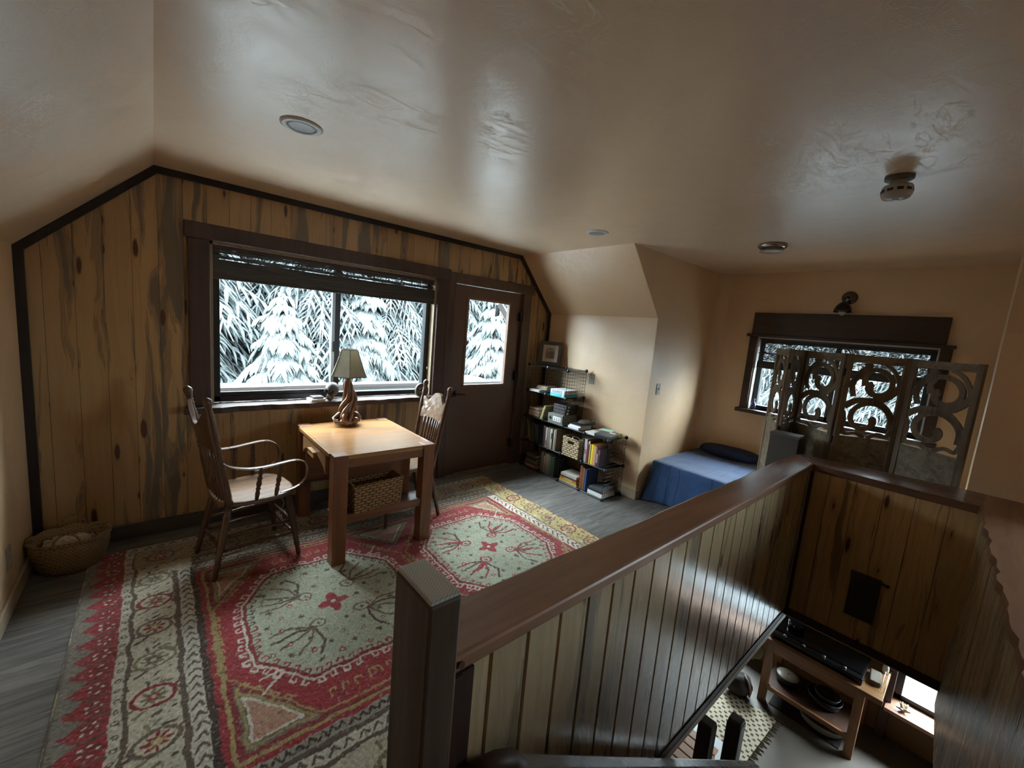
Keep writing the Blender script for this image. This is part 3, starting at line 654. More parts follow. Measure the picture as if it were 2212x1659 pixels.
for y in (TY0+.012, TY1-.034):
    m = MB(); m.box(TX0+L, TX1-L, y, y+.022, ZT-.085, ZT-.028); tp('apron', m, OAKX, bevel=.002)
    m = MB(); m.box(TX0+L, TX1-L, y, y+.024, .285, .345); tp('stretcher', m, OAKX, bevel=.002)
m = MB(); m.box(TX0+.012, TX0+.03, TY0+L, TY1-L, ZT-.045, ZT-.028); tp('side_rail', m, OAKY, bevel=.002)
m = MB(); m.box(TX1-.03, TX1-.012, TY0+L, TY1-L, ZT-.085, ZT-.028); tp('side_rail', m, OAKY, bevel=.002)
ya, yb = -.895, -.330           # the two dividers
for y in (ya, yb):
    m = MB(); m.box(TX0+.03, TX1-.105, y-.011, y+.011, .335, ZT-.03); tp('divider', m, OAKX, bevel=.002)
    s = -1 if y == ya else 1
    m = MB(); m.box(TX0+.02, TX1-.02, min(y, y+s*(.165 if y == ya else .14))-.0, max(y, y+s*(.165 if y == ya else .14)), .312, .335); tp('shelf', m, wood('worn_shelf_wood', (.10,.06,.042), (.06,.036,.026), 'x', 12, .35, .3), bevel=.002)
dw_ = MB(); n = 14
dw_.prism([(ya+.012, ZT-.045), (yb-.012, ZT-.045)]+[(yb-.012-(yb-ya-.024)*i/n, ZT-.175+.085*math.sin(PI*i/n)**.6) for i in range(n+1)], TX0+.004, TX0+.024, 'x')
d = tp('drawer', dw_, OAKY, bevel=.003)
m = MB(); m.box(TX0-.022, TX0+.004, -.70, -.56, ZT-.092, ZT-.074).box(TX0-.022, TX0-.010, -.70, -.56, ZT-.115, ZT-.080)
h = m.build('drawer_pull', wood('drawer_pull_wood', (.50,.32,.16), (.36,.2,.09), 'y', 12, .3, .2), d, bevel=.002)
m = MB(); m.box(TX0+.026, TX1-.02, ya+.014, yb-.014, ZT-.09, ZT-.03); tp('drawer_box', m, SHAD)

# ---- pressed-back chairs. local frame: faces +x, seat 0.45 high
CW = wood('dark_turned_oak', (.115,.052,.026), (.060,.026,.014), 'z', 18, .28, .35)
CS = wood('worn_seat_wood', (.20,.115,.065), (.11,.058,.032), 'x', 14, .24, .4)
CR = wood('pressed_crest_wood', (.22,.14,.09), (.14,.085,.055), 'y', 14, .26, .35)
LEGP = [(0,.012),(.04,.016),(.12,.015),(.2,.019),(.24,.014),(.27,.020),(.30,.015),(.42,.021),(.62,.024),(.80,.019),(.84,.024),(.88,.018),(1,.020)]
POSTP = [(0,.024),(.10,.023),(.30,.021),(.36,.018),(.40,.016),(.42,.021),(.44,.016),(.46,.021),(.48,.016),(.50,.020),(.56,.018),(.64,.022),(.74,.021),(.82,.015),(.84,.019),(.855,.014),(.87,.018),(.885,.014),(.90,.017),(.93,.020),(.955,.025),(.98,.022),(1,.008)]
SPP = [(0,.009),(.25,.011),(.36,.0095),(.38,.014),(.405,.009),(.43,.014),(.455,.009),(.48,.013),(.52,.010),(.75,.0105),(1,.008)]
def chair(name, label, arms, crest):
    t = thing(name, label, 'chair')
    sz = .455
    seat = []
    for i in range(28):                            # rounded-trapezoid saddle seat
        a = 2*PI*i/28; cx, sy = math.cos(a), math.sin(a); k = 3.2
        r = 1/((abs(cx)**k+abs(sy)**k)**(1/k)); x = .22*cx*r; y = (.225-.020*(1 if cx < 0 else 0)*abs(cx))*sy*r; seat.append((x, y))
    m = MB(); m.prism(seat, sz-.034, sz, 'z'); o = CH('seat', m, CS, t, bevel=.012)
    m = MB()
    for x, y, sx_, sy_ in ((.16,.16,.055,.05), (.16,-.16,.055,-.05)):
        m = MB(); m.turned((x+sx_, y+sy_, 0), (x, y, sz-.03), LEGP); CH('leg', m, CW, t, smooth=True)
    for x, y, sx_, sy_ in ((-.165,.15,-.090,.045), (-.165,-.15,-.090,-.045)):
        m = MB(); m.turned((x+sx_, y+sy_, 0), (x, y, sz-.03), LEGP); CH('leg', m, CW, t, smooth=True)
    ST = [(0,.008),(.3,.011),(.42,.010),(.5,.016),(.58,.010),(.7,.011),(1,.008)]
    for a, b in (((.200,-.19,.14),(.200,.19,.14)), ((.195,-.185,.22),(.195,.185,.22)), ((-.215,-.175,.17),(-.215,.175,.17)), ((-.215,.178,.16),(.20,.192,.16)), ((-.20,.17,.24),(.19,.185,.24)), ((-.215,-.178,.16),(.20,-.192,.16)), ((-.20,-.17,.24),(.19,-.185,.24))):
        m = MB(); m.turned(a, b, ST); CH('stretcher', m, CW, t, smooth=True)
    pt = {}
    for s in (-1, 1):
        a = Vector((-.175, .185*s, sz-.01)); b = Vector((-.285, .215*s, 1.10)); pt[s] = (a, b)
        m = MB(); m.turned(a, b, POSTP, 12); CH('back_post', m, CW, t, smooth=True)
    # crest rail: bowed board with an S-scrolled top
    def top(u):
        if crest == 'scroll': return .940+.070*math.exp(-(u/.42)**4)+.020*math.exp(-((abs(u)-.88)/.14)**2)-.012*math.exp(-((abs(u)-.66)/.08)**2)
        return .93+.085*(abs(u)**1.6)-.02*math.cos(u*PI*1.0)
    m = MB(); nu, nv = 28, 6; z0 = .775
    for side in (0, 1):
        def P(u, v, side=side):
            uu = u*2-1; zz = (z0+.02*(1-uu*uu))+(top(uu)-z0-.02*(1-uu*uu))*v; k = (zz-sz)/(1.075-sz); a, b = pt[1]; xx = a.x+(b.x-a.x)*k-.030*(1-uu*uu)
            emb = .004*math.sin(uu*14+v*3)*math.sin(v*PI)*math.sin(v*9) if side else 0
            return (xx+(.011+emb if side else -.009), uu*(a.y+(b.y-a.y)*k-.006), zz)
        b0 = len(m.v); m.grid(P, nu, nv)
    n = (nu+1)*(nv+1)
    ring = [i for i in range(nu+1)]+[(nv)*(nu+1)+i for i in range(nu, -1, -1)]
    for i in range(nu):
        m.add([], []); m.f.append((i, n+i, n+i+1, i+1)); m.m.append(0)
        q = nv*(nu+1)+i; m.f.append((q, q+1, n+q+1, n+q)); m.m.append(0)
    for j in range(nv):
        for e0 in (0, nu):
            a_, b_ = j*(nu+1)+e0, (j+1)*(nu+1)+e0; m.f.append((a_, b_, n+b_, n+a_)); m.m.append(0)
    CH('crest_rail', m, CR if crest == 'scroll' else CW, t)
    for i in range(7):
        u = -1+2*(i+1)/8; m = MB(); a = Vector((-.185-.01*(1-u*u), .150*u, sz-.01)); k = (.80-sz)/(1.075-sz)
        b = Vector((-.175-.11*k-.030*(1-u*u)+.001, .175*u, .80)); m.turned(a, b, SPP, 8); CH('spindle', m, CW, t, smooth=True)
    if arms:
        for s in (-1, 1):
            kz = (.70-sz)/(1.075-sz); a, b = pt[s]; p0 = a.lerp(b, kz)
            path = [(p0.x+.005, p0.y+.012*s, .715), (p0.x+.03, p0.y+.02*s, .690), (-.13, .225*s, .668), (-.06, .243*s, .660), (.02, .253*s, .664), (.10, .258*s, .674), (.165, .258*s, .678), (.215, .256*s, .664), (.245, .252*s, .628), (.252, .247*s, .580), (.240, .241*s, .530), (.205, .236*s, .492), (.15, .232*s, .476), (.08, .228*s, .468)]
            m = MB(); vs = []
            P = [Vector(p) for p in path]
            for i, p in enumerate(P):              # flat bentwood strip, wide sideways, thin
                tt = (P[min(i+1, len(P)-1)]-P[max(i-1, 0)]).normalized(); side = Vector((0,1,0)); nn = tt.cross(side).normalized()
                wd = .022 if i < 10 else .017; th = .006
                for a_, c_ in ((-1,-1),(1,-1),(1,1),(-1,1)): vs.append(p+side*wd*a_+nn*th*c_)
            n = len(P); fs = [(i*4+j, i*4+(j+1)%4, (i+1)*4+(j+1)%4, (i+1)*4+j) for i in range(n-1) for j in range(4)]+[(3,2,1,0), tuple(range((n-1)*4, n*4))]
            m.add(vs, fs); CH('bentwood_arm', m, CW, t, subd=1)
            for x in (-.035, .075):
                m = MB(); m.turned((x-.004, .212*s, sz-.005), (x+.012, .248*s, .664), [(0,.010),(.2,.014),(.3,.010),(.34,.015),(.38,.010),(.5,.016),(.62,.011),(.66,.016),(.70,.010),(.85,.012),(1,.008)], 10); CH('arm_spindle', m, CW, t, smooth=True)
    return t
RUGT = .014
c1 = chair('armchair', 'dark turned wooden armchair with curved bentwood arms, left of the oak table', True, 'plain')
c1.location = (-.285, -.625, RUGT); c1.rotation_euler = (0, 0, math.radians(8.5))
c2 = chair('side_chair', 'wooden side chair with a scrolled pressed crest rail, between the oak table and the door', False, 'scroll')
c2.location = (.80, -.57, RUGT); c2.rotation_euler = (0, 0, PI-math.radians(2))
# second crest seen behind: carved chair back panel with a flower cut-out
t = thing('carved_chair_back', 'small carved rounded wood back piece with a flower cut-out, behind the side chair', 'carving', (1.195, -.10, .9))
m = MB(); ko = 26
def rosette(R0, amp, k, ph=0): return [(R0*(1+amp*math.cos(k*(2*PI*i/ko)+ph))*math.cos(2*PI*i/ko), R0*(1+amp*math.cos(k*(2*PI*i/ko)+ph))*math.sin(2*PI*i/ko)) for i in range(ko)]
ou = [(.068*math.cos(2*PI*i/ko), .068*math.sin(2*PI*i/ko)) for i in range(ko)]; inn = rosette(.034, .28, 5)
vs = []; 
for y in (-.012, .012): vs += [(p[0], y, p[1]) for p in ou]+[(p[0], y, p[1]) for p in inn]
fs = []
for i in range(ko):
    j = (i+1) % ko; fs += [(i, j, ko+j, ko+i), (2*ko+j, 2*ko+i, 3*ko+i, 3*ko+j), (j, i, 2*ko+i, 2*ko+j), (ko+i, ko+j, 3*ko+j, 3*ko+i)]
m.add(vs, fs); o = m.build('carved_ring', wood('carved_dark_wood', (.10,.075,.055), (.06,.042,.03), 'z', 20, .4, .1), t); o.location = (0, 0, .068)
m = MB(); m.ball((0,0,.068), .015, 10, 8, (1,.7,1)); m.build('flower_centre', CW, t, smooth=True)
m = MB(); m.prism(rosette(.038, .25, 5), .004, .010, 'y'); o = m.build('flower_backing', flat('pale_backing', (.42,.44,.44), .6), t); o.location = (0, 0, .068)

# ---- driftwood lamp
lp = thing('table_lamp', 'table lamp with a gnarled driftwood base and a parchment panel shade', 'lamp', (.425, -.315, ZT+.012+.004))
DW = wood('driftwood', (.20,.095,.042), (.085,.036,.017), 'z', 26, .28, .4)
m = MB(); rng = random.Random(4)
core = [(0,0,.0),(.008,0,.05),(-.004,.004,.10),(.004,0,.15),(.016,0,.20),(.006,0,.25),(-.006,0,.30),(-.012,0,.345),(-.004,0,.385)]
m.tube(core, [.062,.056,.052,.044,.036,.030,.028,.027,.016], 12)
for i in range(6):                                # strands that twist round the core
    ph = i*1.05; pts = []; rr = []
    for k in range(15):
        s = k/14; c = Vector(core[min(8, int(s*8))]).lerp(Vector(core[min(8, int(s*8)+1)]), (s*8) % 1); R0 = .058*(1-s)**1.2+.015
        pts.append(c+Vector((math.cos(ph+s*3.3)*R0, math.sin(ph+s*3.3)*R0, .004*math.sin(s*15+i)))); rr.append(.019*(1-s*.55)*(1+.25*math.sin(s*11+i*2)))
    m.tube(pts, rr, 8)
for ph, r1, z0 in ((PI, .105, .03), (PI+.9, .085, .02), (PI-.8, .09, .02), (.3, .10, .03), (-.5, .09, .02), (1.5, .08, .02)):   # looping roots
    pts = [(math.cos(ph)*.03, math.sin(ph)*.03, .09), (math.cos(ph)*.065, math.sin(ph)*.065, .075), (math.cos(ph)*r1, math.sin(ph)*r1, .045), (math.cos(ph+.35)*r1*1.02, math.sin(ph+.35)*r1*1.02, .018), (math.cos(ph+.8)*r1*.8, math.sin(ph+.8)*r1*.8, .016), (math.cos(ph+1.2)*r1*.5, math.sin(ph+1.2)*r1*.5, .02)]
    m.tube(pts, [.020,.021,.019,.017,.016,.012], 8)
m.ball((-.055,-.055,.024), .024, 10, 8); m.ball((.04,-.06,.03), .030, 10, 8)
o = CH('driftwood_base', m, DW, lp, smooth=True)
m = MB(); m.tube([(-.004,0,.38), (-.004,0,.43)], .011, 10); m.tube([(-.004,0,.43), (-.004,0,.46)], .017, 10); CH('socket', m, flat('brass', (.45,.30,.12), .3, .8), lp, smooth=True)
m = MB(); m.ball((-.004,0,.49), .028, 12, 8, (1,1,1.2)); CH('bulb', m, flat('white_bulb', (.8,.78,.72), .3), lp, smooth=True)
def shade_mat():
    t = NT('parchment_shade'); n = t.noise(t.obj(), 12, 4); c = t.mix(n, (.58,.55,.44), (.36,.33,.24)); p = t.n('BsdfPrincipled'); t.l(c, p.inputs['Base Color']); p.inputs['Roughness'].default_value = .6
    tl = t.n('BsdfTranslucent'); t.l(c, tl.inputs[0]); mx = t.n('MixShader'); mx.inputs[0].default_value = .5; t.l(p.outputs[0], mx.inputs[1]); t.l(tl.outputs[0], mx.inputs[2]); t.l(mx.outputs[0], t.out.inputs[0]); return t.m
SH = shade_mat(); K = 6; r0, r1, z0, z1 = .146, .066, .385, .595; off = .22
m = MB(); seg = 6
for k in range(K):
    a0_, a1_ = off+2*PI*k/K, off+2*PI*(k+1)/K
    def P(u, v, a0_=a0_, a1_=a1_):
        A = Vector((math.cos(a0_), math.sin(a0_), 0)); B = Vector((math.cos(a1_), math.sin(a1_), 0)); R0 = r0+(r1-r0)*v
        p = (A.lerp(B, u))*R0; sag = -.05*math.sin(PI*v)*.25; p *= 1+sag; p.z = z0+(z1-z0)*v-.008*math.sin(PI*u)*(1-v)*0; return p
    m.grid(P, seg, 8)
o = CH('lamp_shade', m, SH, lp); so = o.modifiers.new('thick', 'SOLIDIFY'); so.thickness = .0015
m = MB()
for k in range(K):
    a = off+2*PI*k/K; m.tube([(math.cos(a)*(r0+(r1-r0)*s)*(1-.0125*math.sin(PI*s)), math.sin(a)*(r0+(r1-r0)*s)*(1-.0125*math.sin(PI*s)), z0+(z1-z0)*s) for s in [i/8 for i in range(9)]], .0028, 6)
    b = off+2*PI*(k+1)/K
    for R0, z in ((r0, z0), (r1, z1)): m.tube([(math.cos(a)*R0, math.sin(a)*R0, z), (math.cos(b)*R0, math.sin(b)*R0, z)], .0028, 6)
    m.tube([(0,0,z1-.012), (math.cos(a)*r1, math.sin(a)*r1, z1)], .0016, 5) if k % 2 == 0 else None
CH('shade_lacing', m, flat('dark_leather_lacing', (.055,.035,.022), .6), lp)
m = MB(); m.tube([(.03,.03,.02), (.10,.10,.008), (.16,.13,.003), (.17,.16,-.05)], .003, 6); CH('cord', m, M['black'], lp, smooth=True)

# ---- things on the big sill
SZ = .899
sk = thing('skull', 'small dark grey human skull ornament on the window sill beside the lamp', 'skull', (.385, -.035, SZ), math.radians(0))
SKM = flat('dark_bone', (.075,.060,.055), .5, nscale=30, var=.35, bstr=.5)
m = MB()
def skf(d):
    f = 1.0; 
    for (cx, cy, cz, a, wd) in ((-.42,-.80,-.18,.22,.05), (.42,-.80,-.18,.22,.05), (0,-.86,-.52,.10,.02)):
        q = (d-Vector((cx,cy,cz)).normalized()).length_squared; f -= a*math.exp(-q/wd)
    f -= .16*max(0, -d.z-.15)*max(0, d.y+.2)*1.5; f += .05*math.exp(-((d-Vector((0,-.9,-.05)).normalized()).length_squared)/.05); return f
m.ball((0,.005,.092), .062, 28, 22, (.86,1.06,.98), skf)
CH('cranium', m, SKM, sk, smooth=True)
m = MB(); m.ball((0,-.032,.030), .030, 16, 10, (1.0,.95,1.0), lambda d: 1-.12*abs(math.sin(d.x*14))*(1 if d.y < -.5 else 0)); CH('jaw', m, SKM, sk, smooth=True)
m = MB()
for i in range(7): m.box(-.021+.006*i, -.0165+.006*i, -.0645+.0006*(i-3)**2, -.058+.0006*(i-3)**2, .030, .0395).box(-.021+.006*i, -.0165+.006*i, -.0645+.0006*(i-3)**2, -.058+.0006*(i-3)**2, .041, .050)
CH('teeth', m, flat('tooth_bone', (.20,.17,.14), .4), sk, bevel=.001)
m = MB(); 
for s in (-1, 1): m.ball((.0235*s,-.053,.082), .0185, 12, 8, (1,.6,1))
m.prism([(-.007,.056),(.007,.056),(0,.071)], -.070, -.052, 'y'); CH('eye_socket', m, flat('socket_black', (.006,.005,.005), .9), sk, smooth=False)
sk.rotation_euler = (0, 0, math.radians(-42))
def book_flat(name, label, w_, d_, h_, cover, pages, loc, rz, cat='book', group=None):
    t = thing(name, label, cat, loc, rz, group); m = MB(); c = .0025
    m.box(-w_/2, w_/2, -d_/2, d_/2, 0, c).box(-w_/2, w_/2, -d_/2, d_/2, h_-c, h_).box(-w_/2, -w_/2+c, -d_/2, d_/2, c, h_-c)
    CH('cover', m, cover, t); m = MB(); m.box(-w_/2+c, w_/2-.003, -d_/2+.003, d_/2-.003, c, h_-c); CH('pages', m, pages, t); return t
WHT = flat('white_paper', (.72,.72,.72), .6, var=.04, bstr=.03); CRM = flat('cream_pages', (.55,.47,.34), .8); DKC = flat('dark_cover', (.035,.03,.035), .4)
book_flat('book', 'white-covered book lying on the window sill left of the skull', .115, .105, .022, WHT, WHT, (.262, -.035, SZ), .12)
book_flat('book', 'small dark-bottomed book resting on the white book on the window sill', .085, .085, .016, DKC, CRM, (.268, -.03, SZ+.0221), .05)
m = MB(); m.box(-.045,.045,-.03,.03,0,.0012); o = m.build('paper_card', flat('pale_green_card', (.55,.60,.55), .6)); o.location = (.165, -.035, SZ); tag(o, 'flat pale card on the window sill left of the books', 'card')
m = MB(); m.tube([(WX1-.022, .06, 1.18), (WX1-.022, .06, 1.99)], .0018, 5); o = m.build('blind_cord', flat('white_cord', (.6,.58,.52), .6)); tag(o, 'thin white pull cord hanging at the right jamb of the big window', 'cord')
m = MB(); m.lathe([(.002,0),(.009,.004),(.011,.018),(.006,.032),(.002,.036)], 10, TR((WX1-.022, .06, 1.146))); m.build('cord_tassel', flat('white_plastic', (.75,.74,.7), .3), o, smooth=True)

# ---- woven shades
def shade_weave(name, zc=None):
    t = NT(name); X = t.xyz(); a = t.math('MULTIPLY', X[2], 260); ln = t.math('SINE', a); n = t.noise(t.comb(t.math('MULTIPLY', t.math('ADD', X[0], X[1]), 14), 0, t.math('MULTIPLY', X[2], 170)), 1, 4, .65)
    c = t.mix(t.mapr(n, .3, .7), (.020,.018,.018), (.085,.075,.066)); p = t.n('BsdfPrincipled'); t.l(c, p.inputs['Base Color']); p.inputs['Roughness'].default_value = .7
    z_ = X[2]; tr = t.n('BsdfTransparent'); mx = t.n('MixShader'); n2 = t.noise(t.comb(t.math('MULTIPLY', t.math('ADD', X[0], X[1]), 22), 3, t.math('MULTIPLY', X[2], 330)), 1, 2)
    fa = t.mapr(n2, .50, .60, 0, .85)
    if zc is not None:
        sl_ = t.mapr(t.math('ABSOLUTE', t.math('SUBTRACT', z_, zc)), .004, .010, 1, 0); fa = t.math('MULTIPLY', t.mapr(t.noise(t.comb(t.math('MULTIPLY', X[0], 9), 1, t.math('MULTIPLY', X[2], 120)), 1, 3), .42, .58), t.math('MAXIMUM', sl_, t.mapr(n2, .58, .64, 0, .25)))
    t.l(fa, mx.inputs[0]); t.l(p.outputs[0], mx.inputs[1]); t.l(tr.outputs[0], mx.inputs[2]); t.l(mx.outputs[0], t.out.inputs[0]); return t.m
SW = shade_weave('woven_shade')
SW2 = wood('woven_shade_folded', (.050,.043,.040), (.018,.016,.016), 'x', 60, .6, 0, 30)
bl = thing('roman_shade', 'dark woven shade rolled up across the top of the big window', 'blind', (.457, .03, 2.0))
def bp_(n_, m, mat, **k): return wp(n_, m, mat, bl, **k)
def wavy(y0, z0, z1, amp, ph, x0=-.425, x1=1.338):
    def f(u, v): x = x0+(x1-x0)*u; return (x, y0+amp*math.sin(PI*v)*-1+.002*math.sin(u*40+ph), z0+(z1-z0)*v+.002*math.sin(u*23+ph))
    return f
m = MB(); m.grid(wavy(.045, 1.94, 2.028, .003, 0), 60, 4); bp_('upper_weave', m, shade_weave('woven_shade_top', 1.972))
m = MB()
for k, (y0, z0, z1) in enumerate(((.030, 1.80, 1.930), (.022, 1.825, 1.935), (.014, 1.81, 1.925))): m.grid(wavy(y0, z0, z1, .012, k*2), 60, 6)
for z in (1.806, 1.822, 1.838): m.tube([(-.425, .02, z), (.45, .018, z-.002), (1.338, .02, z)], .008, 8)
bp_('folds', m, SW2)
m = MB(); m.box(-.422, 1.335, .02, .05, 2.01, 2.03); bp_('head_rail', m, M['trim'])
b2 = thing('roman_shade', 'woven shade partly lowered in the dormer window behind the screen', 'blind', (X2+.05, -2.63, 1.7))
m = MB(); m.grid(lambda u, v: (X2+.045+.003*math.sin(v*20), VY0+.02+(VY1-VY0-.04)*u, 1.52+.235*v), 40, 10); wp('upper_weave', m, SW, b2)
m = MB(); m.grid(lambda u, v: (X2+.035-.01*math.sin(PI*v), VY0+.02+(VY1-VY0-.04)*u, 1.44+.075*v), 40, 6)
m.tube([(X2+.035, VY0+.02, 1.443), (X2+.035, VY1-.02, 1.443)], .008, 8); m.tube([(X2+.035, VY0+.02, 1.60), (X2+.035, VY1-.02, 1.60)], .007, 8); wp('folds', m, SW2, b2)
m = MB(); m.box(X2+.02, X2+.06, VY0+.015, VY1-.015, 1.745, 1.765); wp('head_rail', m, hd, b2)

# ---- end shelf basket (water hyacinth) in the table
WV = weave('hyacinth_weave', (.46,.27,.13), (.05,.022,.010), 20, 52, mixs=(.5,.5,0))
def box_basket(name, label, w_, d_, h_, mat, loc, rz=0, handle=False, flare=1.06):
    t = thing(name, label, 'basket', loc, rz); m = MB(); th = .010
    def ring(z, k, ins): 
        a, b = w_/2*k-ins, d_/2*k-ins; return [(-a,-b,z),(a,-b,z),(a,b,z),(-a,b,z)]
    vs = ring(0,1,0)+ring(h_,flare,0)+ring(h_,flare,th)+ring(th,1,th)
    fs = [(3,2,1,0)]+[(i,(i+1)%4,4+(i+1)%4,4+i) for i in range(4)]+[(4+i,4+(i+1)%4,8+(i+1)%4,8+i) for i in range(4)]+[(8+i,8+(i+1)%4,12+(i+1)%4,12+i) for i in range(4)]+[(12,13,14,15)]
    m.add(vs, fs); CH('body', m, mat, t, bevel=.004)
    m = MB(); a, b = w_/2*flare-.003, d_/2*flare-.003; P = [(-a,-b,h_),(a,-b,h_),(a,b,h_),(-a,b,h_),(-a,-b,h_)]
    for i in range(4): m.tube([P[i], P[i+1]], .008, 8)
    CH('rim', m, mat, t, smooth=True); return t
b_ = box_basket('storage_basket', 'rectangular woven basket standing on the lower end shelf of the oak table', .335, .150, .190, WV, (.385, -.985, .3365), math.radians(4))
# ---- left wicker basket
WK = weave('wicker', (.36,.24,.12), (.10,.055,.024), 45, 95, mixs=(.5,.5,0), bump=.7)
wb = thing('wicker_basket', 'round wicker basket with cloth in it in the left corner of the room', 'basket', (-1.145, -.235, 0))
rb0, rb1, hb = .135, .170, .195; kk = 36
def rx(r): return r*1.0
prof = [(.02,.004),(rb0*.9,.0),(rb0,.012),(rb0*1.12,.06),(rb1*.99,.13),(rb1,hb),(rb1-.012,hb),(rb1*.97-.012,.13),(rb0*1.1-.012,.06),(rb0-.01,.02),(.02,.018)]
m = MB(); m.lathe(prof, kk, Matrix.Diagonal((1.0,.80,1,1)), caps=False); CH('body', m, WK, wb, smooth=True)
m = MB(); m.tube([(rb1*math.cos(a), rb1*.80*math.sin(a), hb+.004*math.sin(a*9)) for a in [2*PI*i/40 for i in range(41)]], .010, 8); CH('rim', m, WK, wb, smooth=True)
for s in (-1, 1):
    m = MB(); m.tube([(.055*math.cos(a)+0.0*s, s*rb1*.78+s*.004*math.sin(a), hb-.01+.075*math.sin(a)) for a in [PI*i/12 for i in range(13)]], .006, 8); CH('handle', m, WK, wb, smooth=True)
cl = MB()
cl.grid(lambda u, v: ((-.115+.20*u)*1.0, -.085+.17*v, .150+.045*math.sin(u*3)*math.sin(v*PI)+.018*mnoise.noise(Vector((u*4, v*4, 2)))+.012*mnoise.noise(Vector((u*9, v*9, 5)))), 22, 18)
o = cl.build('folded_cloth', flat('off_white_cloth', (.42,.37,.30), .9, nscale=60)); o.location = wb.location; tag(o, 'crumpled off-white cloth lying in the round wicker basket', 'cloth')
so = o.modifiers.new('thick', 'SOLIDIFY'); so.thickness = .03
# ---- cords under the table
t = thing('power_cords', 'tangle of pale power cords on the floor between the armchair and the table', 'cords', (-.0, -.35, RUGT)); rng = random.Random(8)
m = MB(); m.tube([(-.02+.015*math.sin(k*1.3), .18-.02*k*.3, .02+.30*max(0, 1-k/9)) for k in range(12)], .004, 6)
m.tube([(-.05+.06*math.cos(k*.9)-.05*k*.1, .02+.04*math.sin(k*.9), .01+.02*abs(math.sin(k))) for k in range(14)], .0035, 6)
m.tube([(-.12-.16*math.cos(a), .04+.045*math.sin(a), .006) for a in [2*PI*i/24*1.4 for i in range(25)]], .0032, 6)
CH('cord', m, flat('grey_cord', (.30,.28,.27), .5), t, smooth=True)
m = MB(); m.box(-.06,-.02,.12,.20,.0,.035); CH('plug_block', m, flat('white_plastic', (.75,.74,.7), .3), t, bevel=.004)
# ================================================================ wire shelves and what is on them
WX, WD = 2.605, .305; WY0, CWD, RH = -.092, .3045, .3045
ws = thing('wire_shelf', 'black wire grid cube shelving along the right knee wall', 'shelf', (2.6, -.09, 0))
WM = flat('black_wire', (.012,.012,.013), .35, .4)
def wsy(c): return WY0-CWD*c
def wsz(r): return .012+RH*r
def gridpanel(m, O, U, V, nu=8, nv=8):
    O, U, V = Vector(O), Vector(U), Vector(V)
    for i in range(nu+1):
        r = .0028 if i in (0, nu) else .0013; m.tube([O+U*(i/nu), O+U*(i/nu)+V], r, 4, False)
    for j in range(nv+1):
        r = .0028 if j in (0, nv) else .0013; m.tube([O+V*(j/nv), O+V*(j/nv)+U], r, 4, False)
cells = [(c, r) for c in range(4) for r in range(2)]+[(c, r) for c in range(2) for r in (2, 3)]
for (c, r) in cells:                       # back panels
    m = MB(); gridpanel(m, (WX+WD, wsy(c), wsz(r)), (0,-CWD,0), (0,0,RH)); wp('back_panel', m, WM, ws)
sides = set()
for (c, r) in cells:
    for cc in (c, c+1):
        if (cc, r) not in sides:
            sides.add((cc, r)); m = MB(); gridpanel(m, (WX, wsy(cc), wsz(r)), (WD,0,0), (0,0,RH)); wp('side_panel', m, WM, ws)
hz = set()
for (c, r) in cells:
    for rr in (r, r+1):
        if (c, rr) not in hz:
            hz.add((c, rr)); m = MB(); gridpanel(m, (WX, wsy(c), wsz(rr)), (WD,0,0), (0,-CWD,0)); m.box(WX+.004, WX+WD-.004, wsy(c+1)+.004, wsy(c)-.004, wsz(rr)-.001, wsz(rr)+.001); wp('shelf_panel', m, WM, ws)
nodes = {(cc, rr) for (c, r) in cells for cc in (c, c+1) for rr in (r, r+1)}
for (c, r) in sorted(nodes):
    for x in (WX, WX+WD):
        m = MB(); m.lathe([(0,-.012),(.014,-.011),(.020,-.004),(.020,.004),(.014,.011),(0,.012)], 12, TR((x-.004 if x == WX else x, wsy(c), wsz(r)), 0, 0, PI/2), caps=False)
        wp('connector', m, flat('connector_black', (.02,.02,.022), .22), ws, smooth=True)
BK = {}
def colm(c, rough=.45):
    k = tuple(round(x, 3) for x in c)
    if k not in BK: BK[k] = flat('book_cover', (*k,), rough, var=.08, nscale=25, bstr=.05); _mc.pop('book_cover', None)
    return BK[k]
PG = flat('page_edges', (.50,.43,.32), .85, nscale=120); PGW = flat('white_page_edges', (.70,.69,.66), .8, nscale=120)
ORD = ['first','second','third','fourth','fifth','sixth','seventh','eighth','ninth','tenth','eleventh','twelfth','thirteenth']
def vbook(y, th, h, d, col, z, label, group, lean=0., pages=PG, band=None, xoff=0., name='book'):
    """upright book, spine towards -x; y = its left (far) face, th thickness towards -y"""
    t = thing(name, label, 'book', (WX+.018+xoff, y-th/2, z), 0, group); c = min(.003, th*.2); K = colm(col)
    m = MB(); m.box(0, d, -th/2, -th/2+c, 0, h).box(0, d, th/2-c, th/2, 0, h).box(0, c, -th/2+c, th/2-c, 0, h); CH('cover', m, K, t)
    m = MB(); m.box(c, d-.004, -th/2+c, th/2-c, .004, h-.004); CH('pages', m, pages, t)
    if band:
        m = MB(); m.box(-.0006, 0, -th/2+.001, th/2-.001, h*band[0], h*band[1]); CH('spine_label', m, colm(band[2]), t)
    if lean: t.rotation_euler = (lean, 0, 0)
    return t
